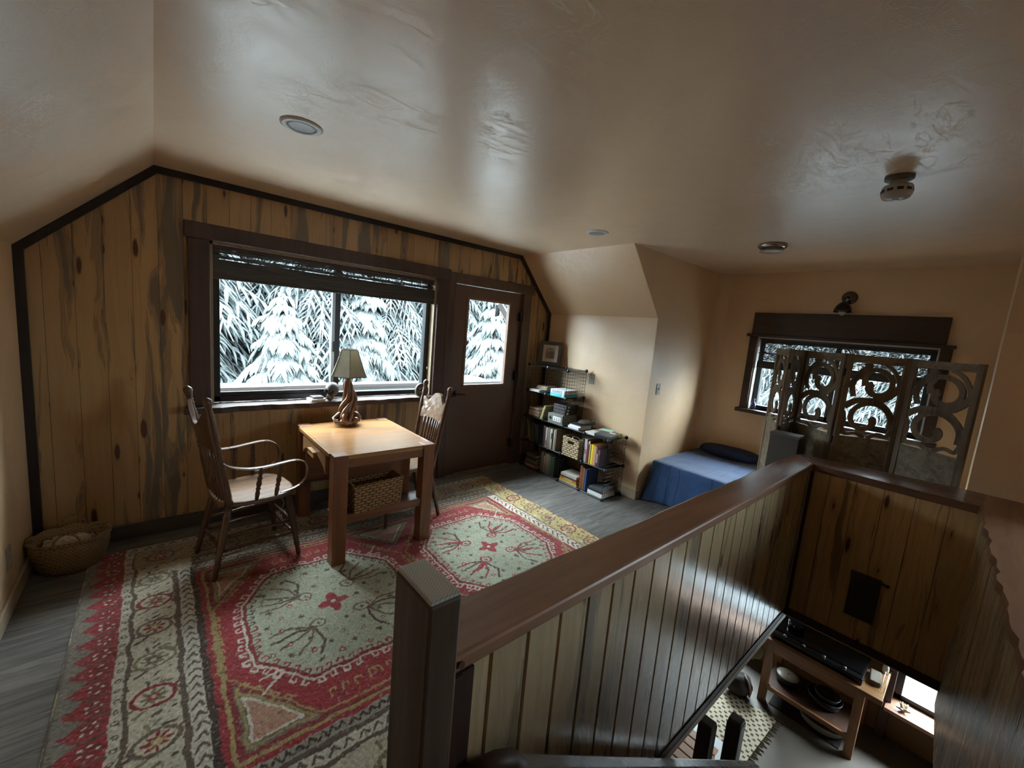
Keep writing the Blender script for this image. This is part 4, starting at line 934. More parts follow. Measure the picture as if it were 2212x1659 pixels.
def hbook(yc, z, w_, th, d, col, label, group=None, pages=PG, rz=0, xoff=0, band=None, name='book', cat='book'):
    """book lying flat, spine towards -x; w_ along y, d along x"""
    t = thing(name, label, cat, (WX+.016+d/2+xoff, yc, z), rz, group); c = min(.003, th*.2); K = colm(col)
    m = MB(); m.box(-d/2, d/2, -w_/2, w_/2, 0, c).box(-d/2, d/2, -w_/2, w_/2, th-c, th).box(-d/2, -d/2+c, -w_/2, w_/2, c, th-c); CH('cover', m, K, t)
    m = MB(); m.box(-d/2+c, d/2-.004, -w_/2+.003, w_/2-.003, c, th-c); CH('pages', m, pages, t)
    if band:
        m = MB(); m.box(-d/2-.0006, -d/2, -w_/2*band[0], w_/2*band[1], c*1.2, th-c*1.2); CH('spine_label', m, colm(band[2]), t)
    return t
def text(name, s, size, mat, parent, Mx, ext=.0004, sx_=1.0):
    cu = bpy.data.curves.new(name, 'FONT'); cu.body = s; cu.size = size; cu.extrude = ext; cu.align_x = 'CENTER'; cu.align_y = 'CENTER'
    ob = bpy.data.objects.new(name, cu); me = bpy.data.meshes.new_from_object(ob); bpy.data.objects.remove(ob); me.materials.clear(); me.materials.append(mat)
    o = bpy.data.objects.new(name, me); COL.objects.link(o); o.parent = parent; o.matrix_local = Mx @ Matrix.Diagonal((sx_, 1, 1, 1)); return o
FACE_X = Matrix(((0,0,-1,0),(-1,0,0,0),(0,1,0,0),(0,0,0,1)))     # text facing -x, reading towards -y
FACE_Y = Matrix(((1,0,0,0),(0,0,-1,0),(0,1,0,0),(0,0,0,1)))      # text facing -y, reading towards +x
g = .0022
def stack(yc, z, rows, where, group):
    for i, (w_, th, d, col, extra) in enumerate(rows):
        pos = 'bottom' if i == 0 else ('top' if i == len(rows)-1 else ORD[i]+' from bottom')
        hbook(yc+extra.get('dy', 0), z, w_, th, d, col, '%s, %s of the stack %s' % (extra.get('n', 'plain book'), pos, where), group, pages=extra.get('p', PG), rz=extra.get('rz', 0), band=extra.get('b')); z += th+.0004
    return z
def row(y, z, items, where, group):
    for i, (th, h, d, col, extra) in enumerate(items):
        vbook(y, th, h, d, col, z, '%s standing %s from left %s' % (extra.get('n', 'book'), ORD[i], where), group, extra.get('lean', 0), extra.get('p', PG), extra.get('b'), extra.get('x', 0)); y -= th+.0008+extra.get('gap', 0)
# floor row
stack(wsy(.5), wsz(0)+g, [(.21,.038,.19,(.42,.10,.05),{'n':'thick red-orange book','p':PGW,'b':(.7,.7,(.55,.30,.22))}), (.20,.022,.19,(.12,.08,.05),{'n':'brown book'}), (.19,.02,.18,(.30,.25,.16),{'n':'tan book','rz':.05}), (.17,.026,.17,(.10,.09,.06),{'n':'olive-brown book'}), (.19,.018,.19,(.05,.04,.035),{'n':'dark book'}), (.17,.03,.17,(.16,.13,.10),{'n':'grey-brown book','rz':-.08})], 'in the lower left shelf cell', 'books lying in the lower left cell')
row(wsy(1)-.008, wsz(0)+g, [(.016,.25,.2,(.22,.19,.14),{'n':'grey-tan book'}), (.012,.24,.2,(.35,.30,.22),{'n':'cream book'}), (.018,.245,.2,(.14,.12,.09),{'n':'dark tan book'}), (.014,.20,.18,(.45,.38,.28),{'n':'pale book'}), (.022,.235,.19,(.24,.16,.11),{'n':'brown cloth book'}), (.03,.23,.19,(.28,.17,.11),{'n':'light brown thick book'}), (.012,.22,.2,(.08,.10,.07),{'n':'dark green thin book'}), (.014,.225,.2,(.12,.16,.10),{'n':'green book'}), (.018,.22,.2,(.05,.08,.045),{'n':'bottle-green book'}), (.030,.215,.21,(.035,.05,.03),{'n':'thick dark green book'}), (.022,.20,.21,(.03,.035,.03),{'n':'black-green book'})], 'in the second lower shelf cell', 'books standing in the second lower cell')
stack(wsy(2.45), wsz(0)+g, [(.25,.022,.20,(.62,.52,.32),{'n':'cream book','p':PGW}), (.235,.013,.19,(.62,.46,.04),{'n':'yellow book','dy':.002}), (.235,.020,.19,(.60,.17,.03),{'n':'orange book','b':(.5,.5,(.7,.5,.2))}), (.225,.018,.19,(.07,.07,.075),{'n':'charcoal book'}), (.215,.028,.19,(.55,.50,.42),{'n':'thick off-white book','p':PGW,'rz':.03})], 'in the third lower shelf cell', 'books lying in the third lower cell')
row(wsy(3)+.016, wsz(0)+g, [(.026,.255,.21,(.30,.10,.04),{'n':'red-brown leather-look book'}), (.020,.245,.20,(.22,.09,.04),{'n':'dark brown book'}), (.014,.24,.20,(.30,.14,.06),{'n':'rust-brown book','gap':.004}), (.022,.235,.20,(.045,.08,.20),{'n':'blue book','p':PGW})], 'in the lower right shelf cell', 'books standing in the lower right cell')
z = stack(wsy(3.66), wsz(0)+g, [(.19,.042,.215,(.78,.78,.76),{'n':'thick white book','p':PGW}), (.18,.022,.21,(.03,.03,.035),{'n':'black book'}), (.17,.018,.20,(.07,.075,.08),{'n':'charcoal patterned book','rz':.06})], 'in the lower right shelf cell', 'books lying in the lower right cell')
# second row
G = 'books leaning in the middle left cell'
vbook(wsy(0)-.095, .012, .27, .215, (.20,.13,.07), wsz(1)+g, 'leaning picture book with an orange and tan cover, middle left cell', G, -.30, band=(.05,.5,(.42,.24,.09)))
for i, (yy, col, nm) in enumerate(((-.135,(.05,.05,.05),'black'), (-.16,(.07,.08,.07),'dark grey'), (-.182,(.03,.035,.04),'blue-black'), (-.205,(.09,.07,.055),'dark brown'), (-.228,(.04,.05,.045),'dark green'))):
    vbook(wsy(0)+yy, .014, .25-.006*i, .20, col, wsz(1)+g, 'leaning %s thin book in the middle left shelf cell' % nm, G, -.26+.03*i)
row(wsy(1)-.006, wsz(1)+g, [(.014,.24,.2,(.10,.07,.06),{'n':'dark brown book'}), (.012,.245,.2,(.06,.045,.045),{'n':'black book'}), (.015,.235,.2,(.16,.10,.09),{'n':'maroon-grey book'}), (.018,.23,.2,(.62,.60,.58),{'n':'white spined book','b':(.1,.35,(.3,.25,.2))}), (.012,.225,.2,(.14,.10,.12),{'n':'plum book'}), (.020,.23,.2,(.30,.26,.22),{'n':'grey patterned book'}), (.014,.225,.2,(.22,.17,.13),{'n':'brown-grey book'}), (.015,.23,.2,(.60,.58,.48),{'n':'cream and green book','b':(0,.3,(.45,.50,.12))}), (.016,.23,.2,(.50,.48,.40),{'n':'black and white book','b':(.5,.8,(.03,.03,.03))}), (.022,.235,.2,(.02,.022,.028),{'n':'black thick book'}), (.012,.23,.2,(.55,.52,.46),{'n':'pale thin book'}), (.026,.24,.22,(.22,.18,.12),{'n':'wide tan book'})], 'in the second middle shelf cell', 'books standing in the middle second cell')
SGW = weave('seagrass_weave', (.66,.50,.31), (.035,.02,.012), 19, 44, mixs=(.5,.5,0))
bb = thing('shelf_basket', 'seagrass basket with hand hole pulled out of the third cell of the wire shelf', 'basket', (WX+.115, wsy(2.5), wsz(1)+g))
m = MB(); th = .010; w_, d_, h_ = .235, .27, .205                    # w_ along y, d_ along x, front face -x with a hand hole
def bwall(m, x0, x1, y0, y1): m.box(x0, x1, y0, y1, 0, h_)
m.box(-d_/2, d_/2, -w_/2, w_/2, 0, th); m.box(-d_/2, d_/2, -w_/2, -w_/2+th, 0, h_).box(-d_/2, d_/2, w_/2-th, w_/2, 0, h_).box(d_/2-th, d_/2, -w_/2, w_/2, 0, h_)
m.box(-d_/2, -d_/2+th, -w_/2, w_/2, 0, h_*.70).box(-d_/2, -d_/2+th, -w_/2, -.042, h_*.70, h_*.86).box(-d_/2, -d_/2+th, .042, w_/2, h_*.70, h_*.86).box(-d_/2, -d_/2+th, -w_/2, w_/2, h_*.86, h_)
CH('body', m, SGW, bb, bevel=.003)
m = MB(); P = [(-d_/2+.004,-w_/2+.004,h_),(d_/2-.004,-w_/2+.004,h_),(d_/2-.004,w_/2-.004,h_),(-d_/2+.004,w_/2-.004,h_),(-d_/2+.004,-w_/2+.004,h_)]
for i in range(4): m.tube([P[i], P[i+1]], .008, 8)
CH('rim', m, SGW, bb, smooth=True)
m = MB(); m.tube([(-.06+.05*math.cos(a), -.03+.06*math.sin(a), .17+.03*math.sin(a*1.0)+.015) for a in [2*PI*i/20 for i in range(20)]], .0035, 6); m.tube([(-.02+.05*math.cos(a), -.07+.04*math.sin(a), .185+.02*math.cos(a)) for a in [2*PI*i/20 for i in range(16)]], .0035, 6)
o = m.build('cable', flat('white_cable', (.6,.6,.58), .4), smooth=True); o.location = bb.location; tag(o, 'pale looped cable sticking out of the seagrass basket', 'cable')
row(wsy(3)-.006, wsz(1)+g, [(.030,.245,.21,(.55,.53,.55),{'n':'tall white-grey book','b':(.35,.55,(.35,.25,.28))}), (.010,.225,.2,(.30,.06,.07),{'n':'thin red book'}), (.008,.222,.2,(.16,.03,.04),{'n':'thin maroon book'}), (.018,.235,.21,(.12,.03,.045),{'n':'dark red book with pale top','b':(.86,1,(.6,.55,.5))}), (.011,.205,.18,(.62,.60,.12),{'n':'yellow-green paperback'}), (.010,.203,.18,(.05,.05,.02),{'n':'black and yellow paperback'}), (.017,.210,.18,(.85,.66,.02),{'n':'bright yellow paperback'}), (.018,.205,.18,(.68,.33,.05),{'n':'orange paperback'}), (.012,.205,.18,(.48,.36,.22),{'n':'tan paperback'}), (.009,.20,.18,(.50,.24,.24),{'n':'pink paperback'}), (.010,.196,.18,(.25,.15,.12),{'n':'brown paperback'}), (.018,.185,.17,(.035,.035,.04),{'n':'black paperback','p':PG,'b':(.2,.7,(.35,.33,.28))}), (.022,.175,.17,(.05,.03,.04),{'n':'small dark red paperback','b':(.7,1,(.30,.06,.05))})], 'in the middle right shelf cell', 'books standing in the middle right cell')
# third row: left cells
stack(wsy(.42), wsz(2)+g, [(.17,.015,.19,(.09,.07,.05),{'n':'dark olive book'}), (.17,.022,.19,(.42,.33,.22),{'n':'tan paper-covered book'}), (.165,.016,.19,(.36,.20,.13),{'n':'rose-brown book'}), (.17,.02,.185,(.45,.37,.26),{'n':'buff book','rz':.04}), (.16,.016,.185,(.20,.12,.07),{'n':'brown book'}), (.16,.022,.18,(.40,.33,.24),{'n':'sand-coloured book','rz':-.05})], 'in the third shelf cell up', 'books lying in the third cell up')
vbook(wsy(0)-.232, .013, .17, .15, (.50,.42,.28), wsz(2)+g, 'cream book leaning against the stack in the third cell up', 'books leaning in the third cell up', .30)
vbook(wsy(0)-.252, .013, .165, .15, (.52,.44,.22), wsz(2)+g, 'yellowish book leaning beside the cream one in the third cell up', 'books leaning in the third cell up', .26)
def gamebox(name, label, w_, d_, h_, loc, rz, mats, cat='box', lid=.55):
    t = thing(name, label, cat, loc, rz); m = MB(); m.box(-d_/2+.002, d_/2-.002, -w_/2+.002, w_/2-.002, 0, h_*.97); CH('tray', m, mats[0], t, bevel=.001)
    m = MB(); m.box(-d_/2, d_/2, -w_/2, w_/2, h_*(1-lid), h_); CH('lid', m, mats[1], t, bevel=.0015); return t
gw = flat('grey_painted_wood', (.16,.165,.145), .6)
t = gamebox('wooden_box', 'grey-painted wooden box with three black marks on a white label, third cell up', .22, .235, .105, (WX+.125, wsy(1.5)-.02, wsz(2)+g), 0, (gw, gw))
m = MB(); m.box(-.1182, -.1175, -.085, .03, .030, .082); CH('white_label', m, WHT, t)
for i in range(3):
    m = MB(); yy = -.062+.034*i; m.ball((-.1186, yy, .066), .005, 8, 6, (.2,1,1)); m.prism([(yy-.004,.06),(yy+.004,.06),(yy+.003,.05),(yy+.011,.040),(yy+.006,.038),(yy,.046),(yy-.006,.038),(yy-.011,.040),(yy-.003,.05)], -.119, -.1182, 'x'); CH('figure_mark', m, M['black'], t)
m = MB(); m.prism([(.070,.078),(.078,.064),(.092,.056),(.078,.048),(.070,.034),(.062,.048),(.048,.056),(.062,.064)], -.119, -.1175, 'x'); CH('star_mark', m, M['black'], t)
bc = flat('black_case', (.02,.019,.022), .4)
for k in range(3):
    t = gamebox('case', '%s of three black cases stacked on the grey wooden box' % ('bottom','middle','top')[k], .185, .20, .036, (WX+.155, wsy(1.5)-.03, wsz(2)+g+.1055+.0365*k), .05*k-.03, (bc, bc))
    for yy in (.058, .0, -.055):
        m = MB(); 
        for (a, b, c, d) in ((yy-.022, yy+.022, .029, .031), (yy-.022, yy+.022, .007, .009), (yy-.022, yy-.020, .009, .029), (yy+.020, yy+.022, .009, .029)): m.box(-.1008, -.1, a, b, c, d)
        CH('pale_outline', m, flat('dull_pink', (.30,.24,.25), .5), t)
    m = MB(); m.box(-.075, -.045, -.0935, -.0925, .008, .028); CH('side_label', m, WHT, t)
# third row: top of the low part
ZL = wsz(2)+g
book_flat('book', 'white book with the spine to the back, bottom of the pile beside the black bag', .205, .155, .026, WHT, PGW, (WX+.13, wsy(2.42), ZL), -.05)
book_flat('book', 'thin white book second in the pile beside the black bag', .19, .150, .014, WHT, PGW, (WX+.135, wsy(2.44), ZL+.0264), .03)
book_flat('book', 'white-edged book on top of the pile beside the black bag', .18, .145, .012, DKC, PGW, (WX+.135, wsy(2.44), ZL+.0408), -.02)
bg_ = thing('soft_bag', 'black soft bag slumped on top of the white books', 'bag', (WX+.165, wsy(2.62), ZL+.0535))
m = MB(); m.ball((0,0,.018), .1, 20, 12, (1.05,.82,.26), lambda d: 1+.06*math.sin(d.x*9+d.y*5)); CH('body', m, flat('olive_black_fabric', (.055,.05,.035), .8), bg_, smooth=True)
m = MB(); m.tube([(.03+.045*math.cos(a), -.055+.03*math.cos(a*2)*.3, .035+.035*math.sin(a)) for a in [PI*i/10 for i in range(11)]], .004, 6); CH('handle', m, M['black'], bg_, smooth=True)
hbook(wsy(3.18), ZL, .12, .020, .20, (.75,.75,.74), 'white book lying between the bag and the black box', pages=PGW)
t = gamebox('flat_box', 'flat black box with a yellow end on the right end of the low shelf', .19, .235, .034, (WX+.13, wsy(3.66), ZL), .12, (bc, flat('charcoal_box_top', (.055,.058,.062), .4)))
m = MB(); m.box(.045, .1172, -.0958, -.0948, .002, .032); CH('yellow_label', m, flat('yellow_label', (.55,.50,.03), .5), t)
m = MB(); m.box(-.04, .02, -.03, .03, 0, .001); o = m.build('paper_slip', WHT); o.location = (WX+.18, wsy(3.72), ZL+.035); o.rotation_euler = (0,0,.4); tag(o, 'white paper slip lying on the flat black box', 'paper')
m = MB(); m.box(-.05,.05,-.075,.075,0,.002); m.box(-.04,.045,-.07,.06,.002,.004); o = m.build('paper_pad', flat('mint_paper', (.45,.68,.60), .7)); o.location = (WX+.225, wsy(3.38), ZL+.021+.0145); o.rotation_euler = (0,0,.2)
hbook(wsy(3.32), ZL+.0205, .13, .013, .12, (.28,.22,.16), 'small brown book behind the white one, under the mint paper', xoff=.10)
tag(o, 'mint green paper pad behind the flat black box', 'paper')
# fourth row
z = wsz(3)+g
for i, (nm, dy, c, rz) in enumerate((('white','0',(.75,.76,.82),.10), ('lilac-white','0',(.60,.60,.70),.02), ('pinkish','0',(.58,.45,.45),-.06), ('pale grey','0',(.62,.64,.68),.12))):
    m = MB(); m.box(-.105,.105,-.075,.075,0,.006); o = m.build('paper_sheaf', colm(c)); o.location = (WX+.095, wsy(.40), z+.0064*i); o.rotation_euler = (0,0,rz+PI/2*0); tag(o, '%s sheaf of papers, %s from the bottom, in the top left cell' % (nm, ORD[i]), 'papers', 'papers in the top left cell')
hbook(wsy(.55), z+.027, .17, .026, .17, (.30,.22,.13), 'brown book lying on the papers in the top left cell', xoff=.05)
hbook(wsy(.55), z+.0535, .16, .014, .165, (.36,.29,.20), 'tan book on top of the brown book in the top left cell', xoff=.06)
teal = flat('teal_box', (.06,.42,.48), .4); tealt = flat('dark_teal_box', (.05,.13,.13), .45); wb_ = flat('white_box', (.72,.74,.80), .4, var=.04)
t = gamebox('board_game', 'teal board game box under the SEQUENCE box', .205, .235, .037, (WX+.118, wsy(1.56), z), .04, (teal, teal), lid=.8)
m = MB(); m.box(-.1185, -.1177, -.06, .085, .010, .030); CH('front_panel', m, flat('light_teal', (.10,.55,.62), .4), t)
m = MB(); m.box(-.1185, -.1177, -.090, -.068, .006, .034); CH('corner_mark', m, WHT, t)
t = gamebox('board_game', 'white board game box lettered SEQUENCE', .20, .235, .040, (WX+.118, wsy(1.56), z+.0375), .04, (wb_, wb_), lid=.9)
text('lettering', 'SEQUENCE', .036, flat('navy_print', (.012,.015,.06), .5), t, Matrix.Translation((-.1182, .006, .020)) @ FACE_X, sx_=.82)
text('lettering', 'SEQUENCE', .034, flat('navy_print', (.012,.015,.06), .5), t, Matrix.Translation((.03, -.1008, .020)) @ FACE_Y, sx_=.82)
# framed picture on top
fr = thing('picture_frame', 'small black-framed black and white photo leaning on top of the wire shelf', 'picture', (2.80, -.215, wsz(4)+.004), math.radians(-56))
lean = Matrix.Rotation(math.radians(-9), 4, 'X')
W_, H_, b = .265, .285, .042
m = MB(); m.box(-W_/2, W_/2, -.01, .01, 0, b).box(-W_/2, W_/2, -.01, .01, H_-b, H_).box(-W_/2, -W_/2+b, -.01, .01, b, H_-b).box(W_/2-b, W_/2, -.01, .01, b, H_-b); o = CH('frame', m, flat('dark_walnut_frame', (.030,.020,.018), .4), fr, bevel=.003); o.matrix_local = lean
m = MB(); m.box(-W_/2+b-.004, W_/2-b+.004, -.004, .008, b-.004, H_-b+.004); o = CH('mat_board', m, flat('cream_mat', (.55,.47,.37), .8), fr); o.matrix_local = lean
def photo_mat():
    t = NT('bw_photo'); X = t.xyz(); n = t.noise(t.obj(), 45, 4); n2 = t.noise(t.obj(), 18, 3)
    z = X[2]; sky = t.mapr(z, .155, .175); c = t.mix(t.mapr(n, .35, .6), (.05,.05,.05), (.22,.21,.20)); s_ = t.mix(t.mapr(n2, .5, .62), (.36,.36,.35), (.06,.06,.06))
    c = t.mix(sky, c, s_); red = t.math('MULTIPLY', t.math('MULTIPLY', t.math('GREATER_THAN', z, .112), t.math('LESS_THAN', z, .140)), t.mapr(n2, .40, .5)); c = t.mix(t.math('MULTIPLY', red, .8), c, (.30,.08,.06))
    t.bsdf(c, .3); return t.m
m = MB(); m.box(-.052, .052, -.0052, -.004, .080, .208); o = CH('photo', m, photo_mat(), fr); o.matrix_local = lean
# ================================================================ folding screen
SCW = wood('weathered_screen_wood', (.33,.27,.19), (.13,.095,.06), 'y', 20, .6, 0, 10)
SCZ = wood('weathered_screen_stile', (.27,.21,.145), (.12,.085,.055), 'z', 20, .6, 0)
fs = thing('folding_screen', 'weathered wooden folding screen with cut-out scrollwork, zigzagging behind the stairwell rail', 'screen', (3.1, -3.0, 0))
def stroke(m, pts, wid, y0, y1, sub=3):
    """a flat band of changing width in the local x-z plane"""
    P = [Vector((p[0], p[1])) for p in pts]
    Q = []; Wd = []
    for i in range(len(P)-1):                       # catmull-rom
        p0, p1, p2, p3 = P[max(0, i-1)], P[i], P[i+1], P[min(len(P)-1, i+2)]
        for k in range(sub):
            t = k/sub; Q.append(.5*((2*p1)+(p2-p0)*t+(2*p0-5*p1+4*p2-p3)*t*t+(3*p1-p0-3*p2+p3)*t**3)); Wd.append(wid[i]+(wid[i+1]-wid[i])*t)
    Q.append(P[-1]); Wd.append(wid[-1]); n = len(Q); vs = []
    for i in range(n):
        t = (Q[min(n-1, i+1)]-Q[max(0, i-1)]).normalized(); q = Vector((-t.y, t.x))*Wd[i]/2
        for pp in (Q[i]-q, Q[i]+q):
            for y in (y0, y1): vs.append((pp.x, y, pp.y))
    f = []
    for i in range(n-1):
        a = i*4; b = a+4; f += [(a, b, b+2, a+2), (a+3, b+3, b+1, a+1), (a, a+1, b+1, b), (a+2, b+2, b+3, a+3)]
    f += [(0, 2, 3, 1), ((n-1)*4, (n-1)*4+1, (n-1)*4+3, (n-1)*4+2)]
    m.add(vs, f)
def screen_panel(p, q, inner=True):
    p = Vector(p); q = Vector(q); d = q-p; L = d.length-.012; ang = math.atan2(d.y, d.x); Mx = Matrix.Translation((p.x, p.y, 0)) @ Matrix.Rotation(ang, 4, 'Z') @ Matrix.Translation((.006, 0, 0))
    e = bpy.data.objects.new('panel', None); COL.objects.link(e); e.parent = fs; e.matrix_parent_inverse = Matrix.Translation(fs.location).inverted(); e.matrix_basis = Mx; e.empty_display_size = .05
    sw = .034; H = 1.66; za, zb = 1.065, 1.605
    for q0 in (0, L-sw):
        m = MB(); m.box(q0, q0+sw, -.012, .012, 0, H); CH('stile', m, SCZ, e, bevel=.002)
    for q0, q1 in ((zb, H-.004), (za-.045, za), (.06, .11)):
        m = MB(); m.box(sw, L-sw, -.010, .010, q0, q1); CH('rail', m, SCW, e, bevel=.002)
    m = MB(); n = 7
    for i in range(n): z0 = .11+(za-.155)*i/n; m.box(sw, L-sw, -.005, .005, z0+.0003, z0+(za-.155)/n-.0003)
    CH('board', m, SCW, e, bevel=.0015)
    a, b = sw, L-sw; Wd = b-a; Hh = zb-za
    def U(pts): return [(a+Wd*x, za+Hh*y) for x, y in pts]
    m = MB(); k = Wd/.27
    def sp(cx, cy, r0, r1, t0, turns, N=14): return [(cx+(r0+(r1-r0)*i/N)*math.cos(t0+turns*2*PI*i/N), cy+(r0+(r1-r0)*i/N)*.56*math.sin(t0+turns*2*PI*i/N)) for i in range(N+1)]
    y0, y1 = -.006, .006
    s1 = sp(.47, .245, .50, .10, -.35, 1.15); stroke(m, U(s1), [.032]*9+[.036]*3+[.044,.046,.036], y0, y1)
    s2 = sp(.55, .70, .50, .09, PI+.6, -1.2); stroke(m, U(s2), [.032]*9+[.038]*3+[.048,.050,.04], y0, y1)
    stroke(m, U([(.0,.40),(.22,.49),(.5,.50),(.78,.55),(1.0,.70)]), [.044,.040,.048,.040,.044], y0, y1)
    stroke(m, U([(1.0,.22),(.9,.36),(.72,.46),(.5,.50)]), [.044,.034,.040,.044], y0, y1)
    stroke(m, U([(.0,.66),(.10,.76),(.22,.90),(.42,.97)]), [.03,.034,.026,.02], y0, y1)
    stroke(m, U([(.30,1.0),(.36,.90),(.30,.80),(.34,.70)]), [.05,.036,.030,.05], y0, y1)
    stroke(m, U([(.62,1.0),(.82,.93),(.95,.80),(1.0,.70)]), [.02,.024,.024,.03], y0, y1)
    stroke(m, U([(.0,.10),(.10,.03),(.30,.05),(.5,.0)]), [.03,.024,.022,.03], y0, y1)
    stroke(m, U([(.55,.0),(.75,.07),(.92,.05),(1.0,.14)]), [.03,.022,.022,.03], y0, y1)
    stroke(m, U([(.0,.02),(.04,.20),(.0,.34)]), [.02,.026,.02], y0, y1)
    CH('scrollwork', m, SCZ, e)
    return e
J = [(3.36, -2.405), (2.985, -2.606), (3.30, -2.622), (3.02, -2.945), (3.25, -3.264), (3.015, -3.612)]
for i in range(5): screen_panel(J[i], J[i+1])
hm = flat('dark_hinge', (.02,.017,.015), .5, .5)
for i in (1, 2, 3, 4):
    for z in (.25, 1.0, 1.50):
        m = MB(); m.tube([(J[i][0], J[i][1], z), (J[i][0], J[i][1], z+.05)], .009, 8); wp('hinge', m, hm, fs)
m = MB(); m.box(2.90, 3.05, -2.585, -2.40, .0, 1.03); m.box(2.90, 3.05, -2.585, -2.40, 1.03, 1.034)
t = thing('storage_crate', 'plain grey-brown tall box standing between the rail corner and the folding screen', 'box', (2.93, -2.72, 0))
m = MB(); m.box(-.065, .065, -.095, .095, 0, 1.0); CH('body', m, flat('grey_brown_board', (.060,.048,.040), .7), t, bevel=.003)
m = MB(); m.box(-.068, .068, -.098, .098, 1.0, 1.022); CH('lid', m, flat('grey_brown_lid', (.085,.070,.060), .6), t, bevel=.003)
t.location = (2.885, -2.70, 0); 

# ---- blue bed
bd = thing('daybed', 'low daybed under a blue quilt against the dormer side wall', 'bed', (3.7, -1.95, 0))
BX0, BX1, BY0, BY1, BZ = 3.19, 4.19, -2.33, -1.50, .40
m = MB(); m.box(BX0+.03, BX1, BY0+.02, BY1-.01, .0, .14); wp('bed_base', m, M['trim'], bd)
m = MB(); m.box(BX0+.02, BX1, BY0+.01, BY1, .14, BZ-.008); wp('mattress', m, flat('mattress_ticking', (.4,.38,.34), .8), bd, bevel=.03)
def quilt_mat():
    t = NT('blue_quilt'); X = t.xyz(); n = t.noise(t.obj(), 9, 4); ys = t.math('ADD', t.math('MULTIPLY', X[1], 30), t.math('MULTIPLY', n, 1.6)); s = t.math('ABSOLUTE', t.math('SINE', ys))
    g = t.math('MULTIPLY', t.mapr(s, 0, .16, 1, 0), t.mapr(t.noise(t.comb(t.math('MULTIPLY', X[0], 3), X[1], 0), 3, 2), .4, .5)); xs = t.math('ABSOLUTE', t.math('SINE', t.math('MULTIPLY', X[0], 190)))
    pk = t.noise(t.comb(t.math('MULTIPLY', X[0], 45), t.math('MULTIPLY', X[1], 10), X[2]), 1, 3)
    c = t.mix(pk, (.016,.045,.125), (.030,.082,.215)); c = t.mix(t.math('MULTIPLY', g, .75), c, (.008,.02,.07)); c = t.mix(t.mapr(xs, .0, .25, .35, 0), c, (.012,.03,.10))
    h = t.math('ADD', t.math('MULTIPLY', pk, .5), t.math('MULTIPLY', g, -.8)); t.bsdf(c, .75, 0, 0, .3, bump=h, bstr=.6, bdist=.008, sheen=.3); return t.m
m = MB(); nu, nv = 44, 40
def qf(u, v):
    # u runs along x: 0 = hem on the floor in front, then up and over; v runs along y from the cheek wall
    y = BY1-.004+(BY0-.03-BY1)*v; s = u*1.48
    if s < .42:
        z = .012+s*.93; x = BX0-.045-.07*(1-s/.42)**2*(1.0 if v < .25 else .6)-.010*math.sin(v*22)*(1-s/.42)
    else:
        k = s-.42; z = BZ+.0; x = BX0-.045+k
        if k < .05: z = BZ-.008+.012*(k/.05); x = BX0-.045+k*.8
        z += .006*mnoise.noise(Vector((x*6, y*6, 1)))+.004
    z += .0; x = min(x, X2-.05)
    if v > .93 and s > .42: z -= (v-.93)*3.5
    if v < .12 and s < .42: x -= (.12-v)*.55*(1-s/.42)
    return (x, y, max(.006, z))
m.grid(qf, nu, nv); o = wp('quilt', m, quilt_mat(), bd, smooth=True); so = o.modifiers.new('thick', 'SOLIDIFY'); so.thickness = .012; so.offset = 1
pw = thing('pillow', 'dark navy pillow at the window end of the daybed', 'pillow', (4.06, -1.90, BZ+.075), .1)
m = MB(); m.ball((0,0,0), .5, 24, 14, (.24,.62,.13), lambda d: 1/((abs(d.x)**3+abs(d.y)**3+abs(d.z)**2.2)**(1/2.6))*(1+.02*math.sin(d.x*9+d.y*7))); CH('pillow_case', m, flat('navy_cloth', (.010,.016,.045), .8), pw, smooth=True)
# ---- wall lamp above the dormer window
CHR = flat('dark_chrome', (.14,.125,.115), .22, .9, var=.05)
sl = thing('wall_lamp', 'small dark dome wall lamp above the dormer window header', 'lamp', (X2, -2.66, 2.19))
m = MB(); m.lathe([(0,0),(.062,.0),(.062,.008),(.045,.02),(.02,.026),(0,.027)], 24, TR((-.0,0,0), 0, 0, -PI/2), caps=False); CH('wall_plate', m, CHR, sl, smooth=True)
m = MB(); m.tube([(-.02,0,0), (-.075,.008,.002), (-.105,.014,-.025), (-.11,.016,-.06)], .009, 10); CH('arm', m, CHR, sl, smooth=True)
m = MB(); m.lathe([(.014,0),(.03,-.008),(.052,-.032),(.066,-.065),(.070,-.095),(.067,-.095),(.062,-.065),(.048,-.034),(.02,-.012)], 24, TR((-.11,.016,-.05)), caps=False); CH('dome_shade', m, flat('dark_dome', (.035,.03,.027), .25, .7), sl, smooth=True)
m = MB(); m.ball((-.11,.016,-.145), .030, 14, 10); CH('bulb', m, flat('grey_bulb', (.40,.38,.34), .2), sl, smooth=True)
# small things on the dormer sill
t = thing('glass_bottle', 'tiny blue-violet glass bottle at the left end of the dormer window sill', 'bottle', (X2+.02, -1.985, .975))
m = MB(); m.lathe([(0,0),(.022,0),(.026,.02),(.026,.06),(.010,.085),(.010,.11),(.013,.115),(0,.116)], 14, caps=False); CH('body', m, flat('violet_glass', (.06,.06,.16), .1, coat=.8), t, smooth=True)
t = thing('seedling_pot', 'small dark pot with a yellow-green flower on the right end of the dormer sill', 'plant', (X2+.02, -3.17, .975))
m = MB(); m.lathe([(0,0),(.025,0),(.032,.05),(.028,.05),(.022,.01),(0,.01)], 14, caps=False); CH('pot', m, flat('dark_pot', (.05,.035,.03), .5), t, smooth=True)
m = MB(); 
for i in range(7): a = i*.9; m.ball((.014*math.cos(a), .014*math.sin(a), .062+.006*math.sin(i*2)), .012, 8, 6, (1,1,.6))
